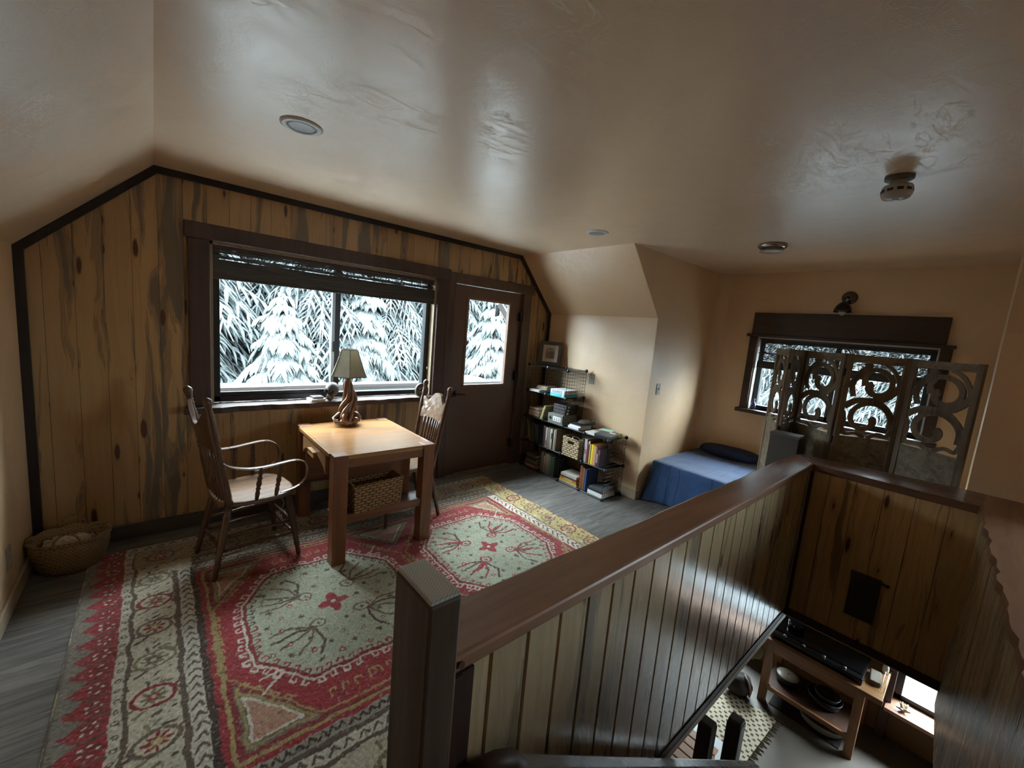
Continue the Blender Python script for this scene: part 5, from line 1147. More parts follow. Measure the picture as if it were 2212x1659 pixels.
CH('bloom', m, flat('yellow_bloom', (.45,.38,.04), .6), t, smooth=True)

# ================================================================ ceiling and wall fittings
WHP = flat('white_trim_plastic', (.66,.68,.70), .35, var=.03)
for i, (x, y, lb) in enumerate(((-.218, -1.437, 'white recessed ceiling light near the left slope, above the table'), (1.966, -1.409, 'white recessed ceiling light nearer the door and shelves'))):
    t = thing('recessed_light', lb, 'ceiling light', (x, y, ZC))
    m = MB(); m.lathe([(.088,.0),(.088,-.004),(.078,-.010),(.062,-.010),(.058,-.003),(.060,.0)], 40, caps=False); CH('trim_ring', m, WHP, t, smooth=True)
    m = MB(); m.lathe([(.060,-.002),(.054,-.0075),(.046,-.0085),(.0,-.0088)], 32, caps=False); CH('reflector', m, flat('grey_reflector', (.30,.31,.32), .4), t, smooth=True)
t = thing('flush_light', 'round chromed flush ceiling fitting in front of the dormer', 'ceiling light', (2.93, -2.37, ZC))
m = MB(); m.lathe([(.0,0),(.098,0),(.102,-.010),(.096,-.024),(.085,-.030),(.0,-.031)], 36, caps=False); CH('chrome_rim', m, flat('bright_chrome', (.45,.40,.36), .15, .95, var=.03), t, smooth=True)
m = MB(); m.lathe([(.0,-.031),(.06,-.031),(.060,-.045),(.084,-.050),(.084,-.054),(.0,-.056)], 32, caps=False); CH('lower_disc', m, flat('pale_disc', (.52,.52,.50), .25), t, smooth=True)
t = thing('smoke_detector', 'white cylindrical smoke detector hanging from its brown base on the ceiling', 'smoke detector', (1.80, -3.222, ZC))
m = MB(); m.lathe([(0,0),(.052,0),(.052,-.012),(.046,-.016),(0,-.016)], 30, caps=False); CH('mounting_base', m, flat('brown_base', (.10,.07,.05), .5), t, smooth=True)
m = MB(); m.lathe([(0,-.016),(.030,-.016),(.030,-.040),(0,-.040)], 20, caps=False); m.lathe([(0,-.040),(.050,-.040),(.055,-.048),(.055,-.078),(.048,-.092),(.020,-.098),(0,-.099)], 32, caps=False); CH('detector_body', m, flat('aged_white_plastic', (.40,.37,.33), .35), t, smooth=True)
m = MB()
for i in range(10):
    a = 2*PI*i/10; m.box(-.011, .011, .0545, .0558, -.070, -.058, Matrix.Rotation(a, 4, 'Z'))
CH('vent_slot', m, M['black'], t)
m = MB(); m.lathe([(0,-.0985),(.012,-.0985),(.012,-.103),(0,-.103)], 14, caps=False); CH('test_button', m, WHP, t)
def plate(name, label, Mx, cat, toggle=True):
    t = thing(name, label, cat); t.matrix_world = Mx
    m = MB(); m.box(-.036, .036, -.058, .058, 0, .006); CH('face_plate', m, flat('steel_plate', (.36,.33,.28), .5), t, bevel=.002)
    if toggle:
        m = MB(); m.box(-.006,.006,-.012,.012,.006,.009).box(-.0045,.0045,-.002,.010,.008,.018); CH('toggle', m, flat('cream_plastic', (.5,.46,.38), .35), t)
    else:
        m = MB()
        for s in (-1, 1): m.box(-.014,.014,.022*s-.013,.022*s+.013,.006,.008)
        CH('socket', m, flat('cream_plastic', (.5,.46,.38), .35), t)
    return t
RX = Matrix(((0,0,-1,0),(-1,0,0,0),(0,1,0,0),(0,0,0,1))); RY = Matrix(((1,0,0,0),(0,0,-1,0),(0,1,0,0),(0,0,0,1))); LX = Matrix(((0,0,1,0),(1,0,0,0),(0,1,0,0),(0,0,0,1)))
plate('light_switch', 'metal light switch plate on the knee wall right of the wire shelf top', Matrix.Translation((XR, -.745, 1.148)) @ RX, 'switch')
plate('light_switch', 'light switch plate on the dormer side wall near its outer corner', Matrix.Translation((3.135, Y1-.003, 1.145)) @ RY, 'switch')
plate('wall_outlet', 'wall outlet low on the left knee wall near the wicker basket', Matrix.Translation((XL, -.545, .265)) @ LX, 'outlet', False)
t = thing('wall_speaker', 'flat dark rectangular panel hanging on the golden pine end wall of the stairwell', 'panel', (2.585, -3.325, .0))
m = MB(); m.box(-.0, .012, -.072, .072, .0, .285); m.box(-.012, .0, -.074, .074, .262, .30); o = CH('body', m, flat('dark_slate_panel', (.040,.033,.028), .6), t, bevel=.002)
m = MB(); m.tube([(-.006, -.074, .282), (-.006, -.098, .280)], .006, 8); m.ball((-.006, -.100, .280), .009, 8, 6); CH('peg', m, M['band'], t, smooth=True)

# ================================================================ room below
RW = wood('reddish_bench_wood', (.36,.16,.065), (.20,.085,.035), 'y', 12, .38, .2)
RZ = wood('reddish_bench_leg', (.34,.15,.062), (.20,.085,.035), 'z', 12, .38, .2)
FL = -2.45
bt = thing('work_bench', 'reddish wooden kitchen bench with a slatted top in the room below', 'table', (4.86, -2.95, FL))
def bp2(n_, m, mat, **k): return wp(n_, m, mat, bt, **k)
slat = pine('striped_bench_top', 'x', .022, 0, light=(.40,.20,.075), dark=(.12,.05,.02), stain=.3, groove=.12, rough=.35, coat=.1, seed=4, warm=(.2,.08,.03), zaxis='y')
m = MB(); m.box(4.545, 5.18, -3.455, -2.30, -1.69, -1.65); bp2('bench_top', m, slat, bevel=.003)
m = MB(); m.box(4.535, 4.560, -3.46, -2.30, -1.70, -1.648); bp2('front_edge', m, RW, bevel=.003)
for (x, y) in ((4.56, -3.33), (4.56, -2.52), (5.09, -3.33), (5.09, -2.52)):
    m = MB(); m.box(x, x+.075, y, y+.075, FL, -1.69); bp2('leg', m, RZ, bevel=.003)
m = MB(); m.box(4.565, 4.585, -3.33, -2.45, -1.80, -1.69); bp2('apron', m, RW)
m = MB(); m.box(4.60, 5.10, -3.30, -2.47, -2.26, -2.235); bp2('lower_shelf', m, wood('dark_bench_shelf', (.09,.04,.022), (.05,.022,.012), 'y', 12, .45)); 
m = MB(); m.box(4.575, 4.60, -3.30, -2.47, -2.275, -2.225); bp2('shelf_rail', m, RW)
ck = thing('cooktop', 'long black cooktop with four small knobs on the kitchen bench below', 'stove', (4.85, -2.87, -1.65))
m = MB(); m.box(4.60, 5.09, -3.285, -2.455, -1.65, -1.585); wp('cooktop_body', m, flat('black_enamel', (.008,.008,.009), .18), ck, bevel=.006)
m = MB(); m.box(4.69, 5.07, -3.27, -2.47, -1.585, -1.578); wp('cooktop_glass', m, flat('black_glass', (.004,.004,.005), .08, coat=.5), ck, bevel=.002)
for y in (-2.585, -2.768, -2.952, -3.131):
    m = MB(); m.lathe([(0,0),(.016,0),(.014,.018),(0,.02)], 12, TR((4.642, y, -1.585)), caps=False); wp('knob', m, flat('steel_knob', (.30,.29,.27), .3, .8), ck, smooth=True)
ke = thing('kettle', 'dark blue-black round pan with a shiny lid on the left end of the cooktop', 'pan', (4.93, -2.62, -1.577))
m = MB(); m.lathe([(0,0),(.075,0),(.085,.02),(.085,.07),(.078,.075),(.03,.085),(0,.086)], 24, caps=False); CH('body', m, flat('blue_black_enamel', (.015,.018,.035), .12, coat=.6), ke, smooth=True)
m = MB(); m.ball((0,0,.098), .014, 10, 8); m.tube([(-.09,0,.05),(-.13,.0,.055)], .009, 8); CH('knob', m, M['black'], ke, smooth=True)
t = thing('stock_pot', 'black pot with a pale round lid on the bench shelf below', 'pot', (4.85, -2.645, -2.235))
m = MB(); m.lathe([(0,0),(.105,0),(.118,.03),(.118,.085),(0,.085)], 28, caps=False); CH('body', m, M['black'], t, smooth=True)
m = MB(); m.lathe([(0,.100),(.06,.098),(.112,.090),(.115,.085),(0,.085)], 28, caps=False); m.ball((0,0,.103), .010, 8, 6); CH('lid', m, flat('beige_enamel', (.30,.26,.19), .4), t, smooth=True)
t = thing('enamel_basin', 'white enamel oval basin under the kitchen bench', 'basin', (4.76, -3.03, FL+.012))
m = MB(); m.lathe([(0,.004),(.15,.0),(.19,.03),(.235,.12),(.245,.125),(.245,.130),(.230,.126),(.185,.035),(.14,.012),(0,.010)], 36, Matrix.Diagonal((.78,1,1,1)), caps=False); CH('basin_shell', m, flat('white_enamel', (.50,.48,.40), .3), t, smooth=True)
m = MB(); m.tube([(.78*.243*math.cos(a), .243*math.sin(a), .130) for a in [2*PI*i/36 for i in range(37)]], .005, 6); CH('black_rim', m, M['black'], t, smooth=True)
t = thing('dark_cookware', 'large black roasting pans piled on the bench shelf below', 'pan', (4.86, -3.0, -2.235))
m = MB(); m.lathe([(0,0),(.10,0),(.13,.02),(.15,.10),(.14,.10),(.12,.025),(0,.012)], 28, Matrix.Diagonal((1,1.1,1,1)), caps=False); m.lathe([(0,.07),(.09,.07),(.12,.14),(.11,.14),(.085,.08),(0,.08)], 24, TR((0,-.02,0)), caps=False); CH('pan_shell', m, M['black'], t, smooth=True)
m = MB(); m.box(4.60, 4.90, -3.22, -2.56, FL, FL+.010)
t = tag(m.build('boot_tray_mat', weave('dark_woven_mat', (.05,.036,.028), (.012,.009,.008), 60, 60, vert='y', mixs=(.5,0,0))), 'dark woven mat on the floor under the kitchen bench', 'mat')
t = thing('paper_bag_box', 'small square grey container at the right end of the bench top', 'container', (4.83, -3.36, -1.65), .1)
m = MB(); m.box(-.11, .11, -.045, .045, 0, .05); CH('body', m, flat('grey_textured', (.17,.14,.11), .8), t, bevel=.01)
t = thing('dish_rack', 'pale wire rack at the right end of the bench top', 'rack', (4.83, -3.435, -1.65))
m = MB()
for x in (-.13, -.065, 0, .065, .13): m.tube([(x,-.012,0),(x,-.012,.06),(x,.016,.06),(x,.016,0)], .0025, 5)
m.tube([(-.15,-.012,.06),(.15,-.012,.06)], .003, 6); m.tube([(-.15,.016,.06),(.15,.016,.06)], .004, 6); CH('wire', m, flat('pale_wire', (.55,.48,.40), .4), t, smooth=True)
t = thing('white_jug', 'small white bottle standing behind the wire rack on the bench', 'bottle', (5.06, -3.41, -1.65))
m = MB(); m.lathe([(0,0),(.022,0),(.028,.03),(.026,.07),(.010,.10),(.009,.13),(0,.13)], 14, caps=False); CH('body', m, flat('white_ceramic', (.6,.57,.53), .25), t, smooth=True)
m = MB(); m.box(5.14, 5.25, -3.50, -3.425, FL, -.30); tag(m.build('window_post', wood('dull_brown_post', (.11,.07,.055), (.07,.043,.033), 'z', 12, .45), bevel=.004), 'brown wooden post left of the small lower window', 'post')
t = thing('starfish_coral', 'pale spiky coral ornament on the sill of the lower window', 'ornament', (5.12, -3.60, -1.995))
m = MB(); rng = random.Random(2)
for i in range(16):
    a = rng.random()*6.28; b = rng.uniform(.15, 1.2); d = Vector((math.cos(a)*math.cos(b), math.sin(a)*math.cos(b), math.sin(b)))*rng.uniform(.05,.085); m.tube([(0,0,.015), d*.6+Vector((0,0,.015)), d+Vector((0,0,.015))], [.020,.012,.004], 6)
CH('coral_body', m, flat('pale_coral', (.48,.38,.26), .7), t, smooth=True)
t = thing('cloth_bag', 'crumpled beige cloth bag hanging at the left end of the kitchen bench', 'bag', (4.50, -2.36, -1.66))
m = MB(); m.ball((-.0,.02,-.16), .1, 18, 14, (.55,.95,1.45), lambda d: 1+.08*math.sin(d.y*11+d.z*4)+.05*math.sin(d.x*13)); m.tube([(0,.0,-.02),(.02,-.03,.02),(.04,-.05,.0)], .006, 6); CH('bag_body', m, flat('beige_cloth', (.24,.17,.10), .8), t, smooth=True)
t = thing('dark_duffel', 'dark bag with a striped strap on the floor left of the kitchen bench', 'bag', (4.45, -2.26, FL))
m = MB(); m.ball((0,0,.13), .15, 18, 12, (1.0,1.0,.85), lambda d: 1+.05*math.sin(d.x*8+d.y*6)); CH('bag_body', m, flat('dark_bag_cloth', (.03,.02,.018), .8), t, smooth=True)
m = MB(); m.tube([(-.02,-.14,.06),(-.05,-.155,.14),(-.04,-.12,.22),(0,-.05,.27)], .013, 6); CH('strap', m, flat('tan_strap', (.22,.14,.10), .6), t, smooth=True)
def mat_mat():
    t = NT('knotted_cream_mat'); X = t.xyz(); n = t.math('MULTIPLY', t.math('SUBTRACT', t.noise(t.obj(), 14, 2), .5), .6)
    a = t.math('ADD', t.math('MULTIPLY', X[0], 21), n); b = t.math('ADD', t.math('MULTIPLY', X[1], 15), n)
    row = t.math('FLOOR', a); u = t.math('FRACT', t.math('ADD', b, t.math('MULTIPLY', t.math('MODULO', row, 2), .5))); v = t.math('FRACT', a)
    dk = t.math('MULTIPLY', t.math('MULTIPLY', t.math('GREATER_THAN', u, .35), t.math('LESS_THAN', u, .80)), t.math('GREATER_THAN', v, .45))
    c = t.mix(dk, (.42,.36,.26), (.07,.05,.035)); t.bsdf(c, .85, 0, 0, .2, bump=t.math('SUBTRACT', 1, dk), bstr=.8, bdist=.01); return t.m
fm = thing('patterned_mat', 'cream and brown knotted mat with fringed ends on the lower floor', 'mat', (3.95, -2.33, FL))
m = MB(); m.prism([(3.50,-2.02),(4.30,-1.93),(4.44,-2.70),(3.60,-2.66)], FL, FL+.014, 'z'); wp('mat_body', m, mat_mat(), fm)
m = MB(); 
for i in range(26):
    s = i/25; x = 3.60+(4.44-3.60)*s; y = -2.66-.04*s; m.tube([(x, y, FL+.007), (x+.01*math.sin(i*2), y-.05-.015*math.sin(i*3), FL+.005)], .006, 4)
wp('fringe', m, flat('cream_fringe', (.40,.34,.24), .9), fm)
cr = thing('slatted_step', 'orange-brown slatted wooden platform at the foot of the stairs', 'step', (2.98, -2.27, FL))
m = MB()
for i in range(6): m.box(2.68+.105*i, 2.68+.105*i+.092, -2.50, -1.95, FL+.20, FL+.225)
wp('slats', m, RW, cr, bevel=.003); m = MB(); m.box(2.68, 3.30, -2.48, -2.44, FL, FL+.20).box(2.68, 3.30, -2.01, -1.97, FL, FL+.20); wp('side', m, RW, cr)
m = MB(); m.box(3.20+.13, 3.62, -2.62, -1.95, FL, FL+.03); tag(m.build('grey_board', flat('pale_grey_board', (.30,.31,.32), .4), bevel=.004), 'flat pale grey board on the lower floor beside the patterned mat', 'board')
# ================================================================ rug: every tuft colour is computed on a fine grid
RX0, RX1, RY0, RY1 = -1.075, 1.965, -2.66, -.20
ST = .0045; NX = int((RX1-RX0)/ST)+1; NY = int((RY1-RY0)/ST)+1
gx = np.linspace(RX0, RX1, NX); gy = np.linspace(RY0, RY1, NY); PX, PY = np.meshgrid(gx, gy)
rs = np.random.RandomState(7)
def vnoise(freq, seed):
    r = np.random.RandomState(seed); w_ = int((RX1-RX0)*freq)+3; h_ = int((RY1-RY0)*freq)+3; T = r.rand(h_, w_)
    fx = (PX-RX0)*freq; fy = (PY-RY0)*freq; ix = fx.astype(int); iy = fy.astype(int); u = fx-ix; v = fy-iy; u = u*u*(3-2*u); v = v*v*(3-2*v)
    return (T[iy, ix]*(1-u)+T[iy, ix+1]*u)*(1-v)+(T[iy+1, ix]*(1-u)+T[iy+1, ix+1]*u)*v
# hand-knotted wobble of the drawing
QX = PX+(vnoise(14, 1)-.5)*.016+(vnoise(60, 2)-.5)*.008; QY = PY+(vnoise(14, 3)-.5)*.016+(vnoise(60, 4)-.5)*.008
CRM_ = np.array((.56,.50,.36)); SAGE = np.array((.40,.42,.30)); RED = np.array((.34,.014,.022)); DRED = np.array((.25,.018,.022)); BRN = np.array((.13,.085,.055)); DBR = np.array((.065,.035,.022))
TAN = np.array((.36,.28,.17)); OLV = np.array((.22,.19,.09)); GOLD = np.array((.50,.38,.12)); PNK = np.array((.46,.23,.14)); IVO = np.array((.66,.60,.48)); GRY = np.array((.30,.27,.21))
A = np.empty((NY, NX, 3)); A[:] = CRM_
def sub(x0, x1, y0, y1, pad=.02):
    i0 = max(0, int((x0-pad-RX0)/ST)); i1 = min(NX, int((x1+pad-RX0)/ST)+2); j0 = max(0, int((y0-pad-RY0)/ST)); j1 = min(NY, int((y1+pad-RY0)/ST)+2); return slice(j0, j1), slice(i0, i1)
def put(s, mask, col): A[s][mask] = col
def rect(x0, x1, y0, y1, col):
    s = sub(x0, x1, y0, y1); X, Y = QX[s], QY[s]; put(s, (X >= x0) & (X < x1) & (Y >= y0) & (Y < y1), col)
def inpoly(X, Y, P):
    r = np.zeros(X.shape, bool); n = len(P)
    for i in range(n):
        (x1, y1), (x2, y2) = P[i], P[(i+1) % n]
        if y1 == y2: continue
        c = ((y1 > Y) != (y2 > Y)) & (X < (x2-x1)*(Y-y1)/(y2-y1)+x1); r ^= c
    return r
def poly(P, col):
    xs = [p[0] for p in P]; ys = [p[1] for p in P]; s = sub(min(xs), max(xs), min(ys), max(ys)); put(s, inpoly(QX[s], QY[s], P), col)
def line(P, wd, col):
    for (x1, y1), (x2, y2) in zip(P[:-1], P[1:]):
        s = sub(min(x1, x2)-wd, max(x1, x2)+wd, min(y1, y2)-wd, max(y1, y2)+wd)
        if s[0].start >= s[0].stop or s[1].start >= s[1].stop: continue
        X, Y = QX[s], QY[s]; dx, dy = x2-x1, y2-y1; L2 = dx*dx+dy*dy+1e-12; t = np.clip(((X-x1)*dx+(Y-y1)*dy)/L2, 0, 1); put(s, (X-x1-t*dx)**2+(Y-y1-t*dy)**2 < (wd/2)**2, col)
def disc(x, y, r, col, ry=None, a=1.0):
    ry = ry or r; s = sub(x-r, x+r, y-ry, y+ry); put(s, ((QX[s]-x)/r)**2+((QY[s]-y)/ry)**2 < 1, col)
def flower(x, y, r, col, cen=None, k=6, ph=0.):
    s = sub(x-r*1.3, x+r*1.3, y-r*1.3, y+r*1.3); dx, dy = QX[s]-x, QY[s]-y; rr = np.hypot(dx, dy); th = np.arctan2(dy, dx)
    put(s, rr < r*(.78+.26*np.cos(k*(th+ph))), col)
    if cen is not None: put(s, rr < r*.34, cen)
def hook(x, y, dx, dy, sz, col, wd=.010, side=1):
    """little hooked latch: a stem with a bent end"""
    px, py = -dy*side, dx*side; line([(x, y), (x+dx*sz, y+dy*sz), (x+dx*sz+px*sz*.55, y+dy*sz+py*sz*.55), (x+dx*sz*.62+px*sz*.62, y+dy*sz*.62+py*sz*.62)], wd, col)
rr_ = random.Random(12)
FXa, FXb, FYa, FYb = -.555, 1.615, -2.085, -.735         # the red field
# outer left extra strips: brown, red scallops
rect(RX0, -.985, RY0, RY1, GRY*.75)
y = RY0
rect(-.985, -.895, RY0, RY1, RED)
for k in range(24):
    yc = RY1-.05-.107*k; poly([(-1.045,yc),(-.985,yc+.050),(-.895,yc+.050),(-.895,yc-.050),(-.985,yc-.050)], RED); disc(-.95, yc, .034, DRED); 
    for a in range(5): disc(-.955+.022*math.cos(a*1.26), yc+.026*math.sin(a*1.26), .006, IVO)
    rect(-.985, -.90, yc+.047, yc+.058, BRN)
def border(x0, x1, y0, y1, vertical, base, ring, deep, alt):
    """main rosette border"""
    rect(x0, x1, y0, y1, base); L_ = (y1-y0) if vertical else (x1-x0); n_ = max(1, int(round(L_/.235))); 
    for k in range(n_):
        t_ = (k+.5)/n_*L_
        cx, cy = ((x0+x1)/2, y0+t_) if vertical else (x0+t_, (y0+y1)/2)
        wv = (x1-x0) if vertical else (y1-y0)
        for q in range(10):
            a = q*.628+.3; rx_ = wv*.42; px_, py_ = cx+rx_*math.cos(a), cy+.098*math.sin(a)
            if not vertical: px_, py_ = cx+.098*math.cos(a), cy+rx_*math.sin(a)
            line([(px_-.022*math.sin(a*2), py_-.012), (px_+.014, py_+.014*math.cos(a*3))], .013, (deep, ring, OLV, BRN)[(q+k) % 4])
        disc(cx, cy, .076, (BRN*1.3, RED*.8, OLV)[k % 3], .062); disc(cx, cy, .060, base*1.05, .046); flower(cx, cy, .044, (RED*.85, OLV, ring)[k % 3], None, 8); flower(cx, cy, .024, (GOLD, RED, BRN)[k % 3], IVO*.8, 5)
border(-.855, -.690, RY0, -.30, True, CRM_, OLV, BRN*.9, TAN)
# narrow guard stripes on the left
def guard(x0, x1, y0, y1, vertical, base, mark, step=.062, kind=0):
    rect(x0, x1, y0, y1, base); L_ = (y1-y0) if vertical else (x1-x0)
    for k in range(int(L_/step)):
        t_ = (k+.5)*step; cx, cy = ((x0+x1)/2, y0+t_) if vertical else (x0+t_, (y0+y1)/2); h = ((x1-x0) if vertical else (y1-y0))/2
        if kind == 0: disc(cx, cy, h*.62, mark); disc(cx, cy, h*.30, base)
        else: line([(cx-h*.6, cy-h*.5), (cx+h*.2, cy+h*.6), (cx+h*.7, cy-h*.2)], .010, mark)
guard(-.905, -.868, RY0, RY1, True, IVO*.85, BRN, .060, 0); rect(-.870, -.852, RY0, RY1, BRN)
rect(-.692, -.668, RY0, -.62, BRN); guard(-.668, -.610, RY0, -.62, True, IVO*.85, BRN, .052, 1); rect(-.612, -.585, RY0, -.62, DBR)
# back border (under the window) and front border
border(-.86, 1.965, -.50, -.27, False, TAN*1.05, GOLD*.8, BRN, OLV); rect(-.90, RX1, -.275, RY1, IVO*.6); guard(-.90, RX1, -.262, -.215, False, CRM_*.9, BRN, .062, 1); rect(-.60, 1.80, -.52, -.50, BRN)
guard(-.60, 1.80, -.565, -.52, False, TAN, DBR, .05, 1); rect(-.60, 1.80, -.60, -.565, BRN); guard(-.60, 1.80, -.65, -.60, False, TAN*.9, DBR, .045, 1); rect(-.6, 1.8, -.675, -.65, BRN); 
rect(-.6, 1.8, -2.19, -2.145, IVO*.8); guard(-.59, 1.80, -2.19, -2.14, False, GRY*1.05, DBR, .04, 1); rect(-.6, 1.8, -2.215, -2.19, BRN); guard(-.68, 1.80, -2.27, -2.215, False, IVO*.85, BRN, .055, 1); rect(-.69, 1.8, -2.29, -2.27, BRN)
border(-.69, 1.965, -2.54, -2.29, False, CRM_, OLV, RED*.8, TAN); guard(-.70, RX1, -2.60, -2.54, False, IVO*.85, BRN, .06, 0)
# right side: white guard, yellow main border
rect(1.645, 1.735, -2.2, -.67, IVO); guard(1.650, 1.735, -2.2, -.67, True, IVO, DRED*.8, .055, 1); rect(1.635, 1.650, -2.2, -.67, DRED); rect(1.735, 1.748, -2.3, -.60, BRN)
border(1.748, 1.950, -2.6, -.24, True, GOLD*1.05, RED, RED*.9, CRM_)
for k in range(26): flower(1.775+.14*(k % 2), -.33-.088*k, .018, IVO if k % 3 else RED, None, 5)
rect(1.950, RX1+.01, RY0, RY1, RED*.8)
# field frame: red line, green-gold line
rect(-.585, 1.64, FYa-.055, FYb+.055, RED); rect(-.560, 1.615, FYa-.032, FYb+.032, GOLD*.75); rect(-.545, 1.600, FYa-.016, FYb+.016, DRED)
rect(-.530, 1.585, FYa, FYb, RED)
cxs = (-.005, 1.105)
# corner and between-medallion triangles
mid = (cxs[0]+cxs[1])/2
def tri(P, q):
    poly(P, BRN*1.5); c = (sum(p[0] for p in P)/3, sum(p[1] for p in P)/3); Q = [(c[0]+(p[0]-c[0])*.80, c[1]+(p[1]-c[1])*.80) for p in P]; line(Q+[Q[0]], .012, GOLD*.7); Q2 = [(c[0]+(p[0]-c[0])*.62, c[1]+(p[1]-c[1])*.62) for p in P]; poly(Q2, PNK); line(Q2+[Q2[0]], .011, IVO*.9); line(P+[P[0]], .014, DRED)
for sy_ in (1, -1):
    yb_ = FYb if sy_ > 0 else FYa; yi = yb_-.375*sy_
    tri([(-.530, yb_), (-.530, yi), (-.245, yb_)], 0); tri([(1.585, yb_), (1.585, yi), (1.345, yb_)], 0); tri([(mid-.26, yb_), (mid+.26, yb_), (mid, yb_-.31*sy_)], 0)
for cx in cxs:
    cy = -1.405
    O = [(-.245,.665),(.245,.665),(.535,.26),(.535,-.26),(.245,-.665),(-.245,-.665),(-.535,-.26),(-.535,.26)]
    O = [(cx+x, cy+yv) for x, yv in O]; poly(O, RED); 
    H = [(-.405,.215),(-.225,.450),(.225,.450),(.405,.235),(.415,-.200),(.225,-.460),(-.225,-.460),(-.415,-.235)]
    Hh = [(cx+x, cy+yv) for x, yv in H]
    line(O[:4]+O[4:]+[O[0]], .010, GOLD*.7)
    # hooks along both sides of the red ring
    for i in range(8):
        (x1, y1), (x2, y2) = Hh[i], Hh[(i+1) % 8]; L_ = math.hypot(x2-x1, y2-y1); nx, ny = (y1-y2)/L_, (x2-x1)/L_
        mx, my = (x1+x2)/2-cx, (y1+y2)/2-cy
        if nx*mx+ny*my < 0: nx, ny = -nx, -ny
        n_ = max(3, int(L_/.052))
        for k in range(n_):
            t_ = (k+.5)/n_; px_, py_ = x1+(x2-x1)*t_, y1+(y2-y1)*t_
            hook(px_+nx*.006, py_+ny*.006, nx, ny, .042, IVO*.95, .0095, 1 if t_ < .5 else -1)
            hook(px_+nx*.150, py_+ny*.150, -nx, -ny, .040, GOLD*.8, .0085, 1 if t_ < .5 else -1)
    for i in (2, 6):                                  # branching antler at the tips
        (x1, y1), (x2, y2) = Hh[i], Hh[(i+1) % 8]; px_, py_ = (x1+x2)/2, (y1+y2)/2; sd = 1 if px_ > cx else -1
        for dy_ in (-.055, 0, .055): line([(px_, py_), (px_+sd*.06, py_+dy_*.7), (px_+sd*.10, py_+dy_*1.6)], .010, IVO)
    poly(Hh, SAGE*1.08); line(Hh+[Hh[0]], .017, DRED); Hi = [(cx+x*1.035, cy+yv*1.035) for x, yv in H]; line(Hi+[Hi[0]], .010, IVO*.95)
    for i in range(8):                                # small red hooks just inside
        (x1, y1), (x2, y2) = Hh[i], Hh[(i+1) % 8]; L_ = math.hypot(x2-x1, y2-y1); n_ = max(3, int(L_/.050))
        for k in range(n_):
            t_ = (k+.5)/n_; px_, py_ = x1+(x2-x1)*t_, y1+(y2-y1)*t_; dx_, dy_ = cx-px_, cy-py_; q = math.hypot(dx_, dy_); hook(px_, py_, dx_/q, dy_/q, .036, (RED if cx > .5 or py_ < cy else DBR*1.5), .008)
    # diagonal arms ending in forked tails
    arm = RED if cx > .5 else BRN*1.4
    for sx_, sy_ in ((1,1),(1,-1),(-1,1),(-1,-1)):
        ax, ay = cx+.118*sx_, cy+.125*sy_
        disc(ax, ay, .045, arm, .036); disc(ax, ay, .032, SAGE*1.15, .024); flower(ax, ay, .014, arm, None, 4)
        for k, (ex, ey_) in enumerate(((.335,.10),(.33,.15),(.31,.20),(.25,.27),(.17,.31))):
            line([(ax+.028*sx_, ay+.022*sy_), (cx+ex*.72*sx_, cy+(ey_*.80+.02)*sy_), (cx+ex*sx_, cy+ey_*sy_*1.10)], .0135, (arm, DBR*1.6, arm*.9)[k % 3])
        if cx > .5: line([(ax+.02*sx_, ay+.02*sy_), (cx+.20*sx_, cy+.19*sy_), (cx+.27*sx_, cy+.20*sy_)], .020, RED)
    flower(cx, cy, .082, RED, None, 4); flower(cx, cy, .040, DRED, IVO*.9, 8)
    for k in range(70):                                # scattered florets
        a = k*2.39996; r_ = .10+.335*math.sqrt((k+.5)/70); fx_, fy_ = cx+r_*math.cos(a)*.98, cy+r_*math.sin(a)
        if inpoly(np.array([[fx_*1.0]]), np.array([[fy_]]), [(cx+x*.90, cy+yv*.90) for x, yv in H])[0, 0]: flower(fx_, fy_, .0165, (DBR*1.7, RED*.9, BRN, OLV)[k % 4], (IVO if k % 2 else None), 6, k)
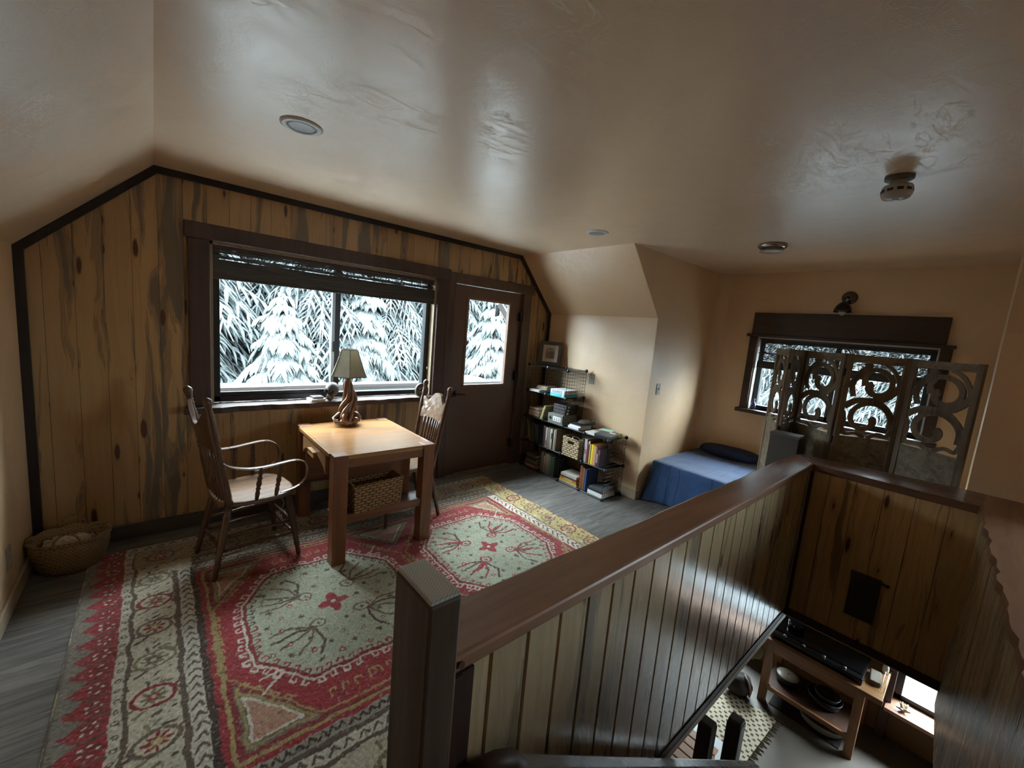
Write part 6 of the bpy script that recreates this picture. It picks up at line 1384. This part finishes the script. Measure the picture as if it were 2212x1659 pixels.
# wear, abrash and tuft-to-tuft variation (true colours of the wool)
band = vnoise(2.2, 9)*.5+vnoise(9, 10)*.5; A *= (.84+.32*band)[..., None]
strip_ = vnoise(200, 11); A = A*(.66+.68*strip_)[..., None]; fl = (vnoise(110, 21) > .86); A[fl] = A[fl]*.55+IVO*.30; fl = (vnoise(90, 22) > .88); A[fl] *= .55
streak = np.repeat(rs.rand(NY, 1), NX, 1); A *= (.94+.12*streak)[..., None]
g_ = A.mean(2, keepdims=True); A = np.clip((g_+(A-g_)*.86)*.90, .004, .9)
pile = (vnoise(150, 12)-.5)*.0045+(vnoise(10, 13)-.5)*.003
lum = A.mean(2); Z = .0115+pile
edge_ = (PX < RX0+.008) | (PX > RX1-.008) | (PY < RY0+.008) | (PY > RY1-.008); Z[edge_] = .004
me = bpy.data.meshes.new('rug'); nv_ = NX*NY; co = np.stack([PX, PY, Z], -1).reshape(-1, 3)
# slight skew of the back left corner, as it lies
me.vertices.add(nv_); me.vertices.foreach_set('co', co.astype(np.float32).ravel())
ii, jj = np.meshgrid(np.arange(NX-1), np.arange(NY-1)); v0 = (jj*NX+ii).ravel(); quads = np.stack([v0, v0+1, v0+NX+1, v0+NX], -1).astype(np.int32); nq = len(quads)
me.loops.add(nq*4); me.loops.foreach_set('vertex_index', quads.ravel()); me.polygons.add(nq); me.polygons.foreach_set('loop_start', np.arange(0, nq*4, 4, dtype=np.int32))
me.update(calc_edges=True); ca = me.color_attributes.new('wool', 'FLOAT_COLOR', 'POINT'); ca.data.foreach_set('color', np.concatenate([A.reshape(-1, 3), np.ones((nv_, 1))], 1).astype(np.float32).ravel())
t = NT('rug_wool'); at = t.n('Attribute', attribute_name='wool'); nn = t.noise(t.obj(), 420, 2); c = t.mix(t.mapr(nn, .3, .7, 0, .45), at.outputs['Color'], t.mix(.55, at.outputs['Color'], (0,0,0)))
t.bsdf(c, .95, 0, 0, .12, bump=nn, bstr=.6, bdist=.004, sheen=.25); me.materials.append(t.m)
ro = bpy.data.objects.new('rug', me); COL.objects.link(ro)
tag(ro, 'large red, cream and brown oriental rug with two hexagonal medallions on the grey floor', 'rug')
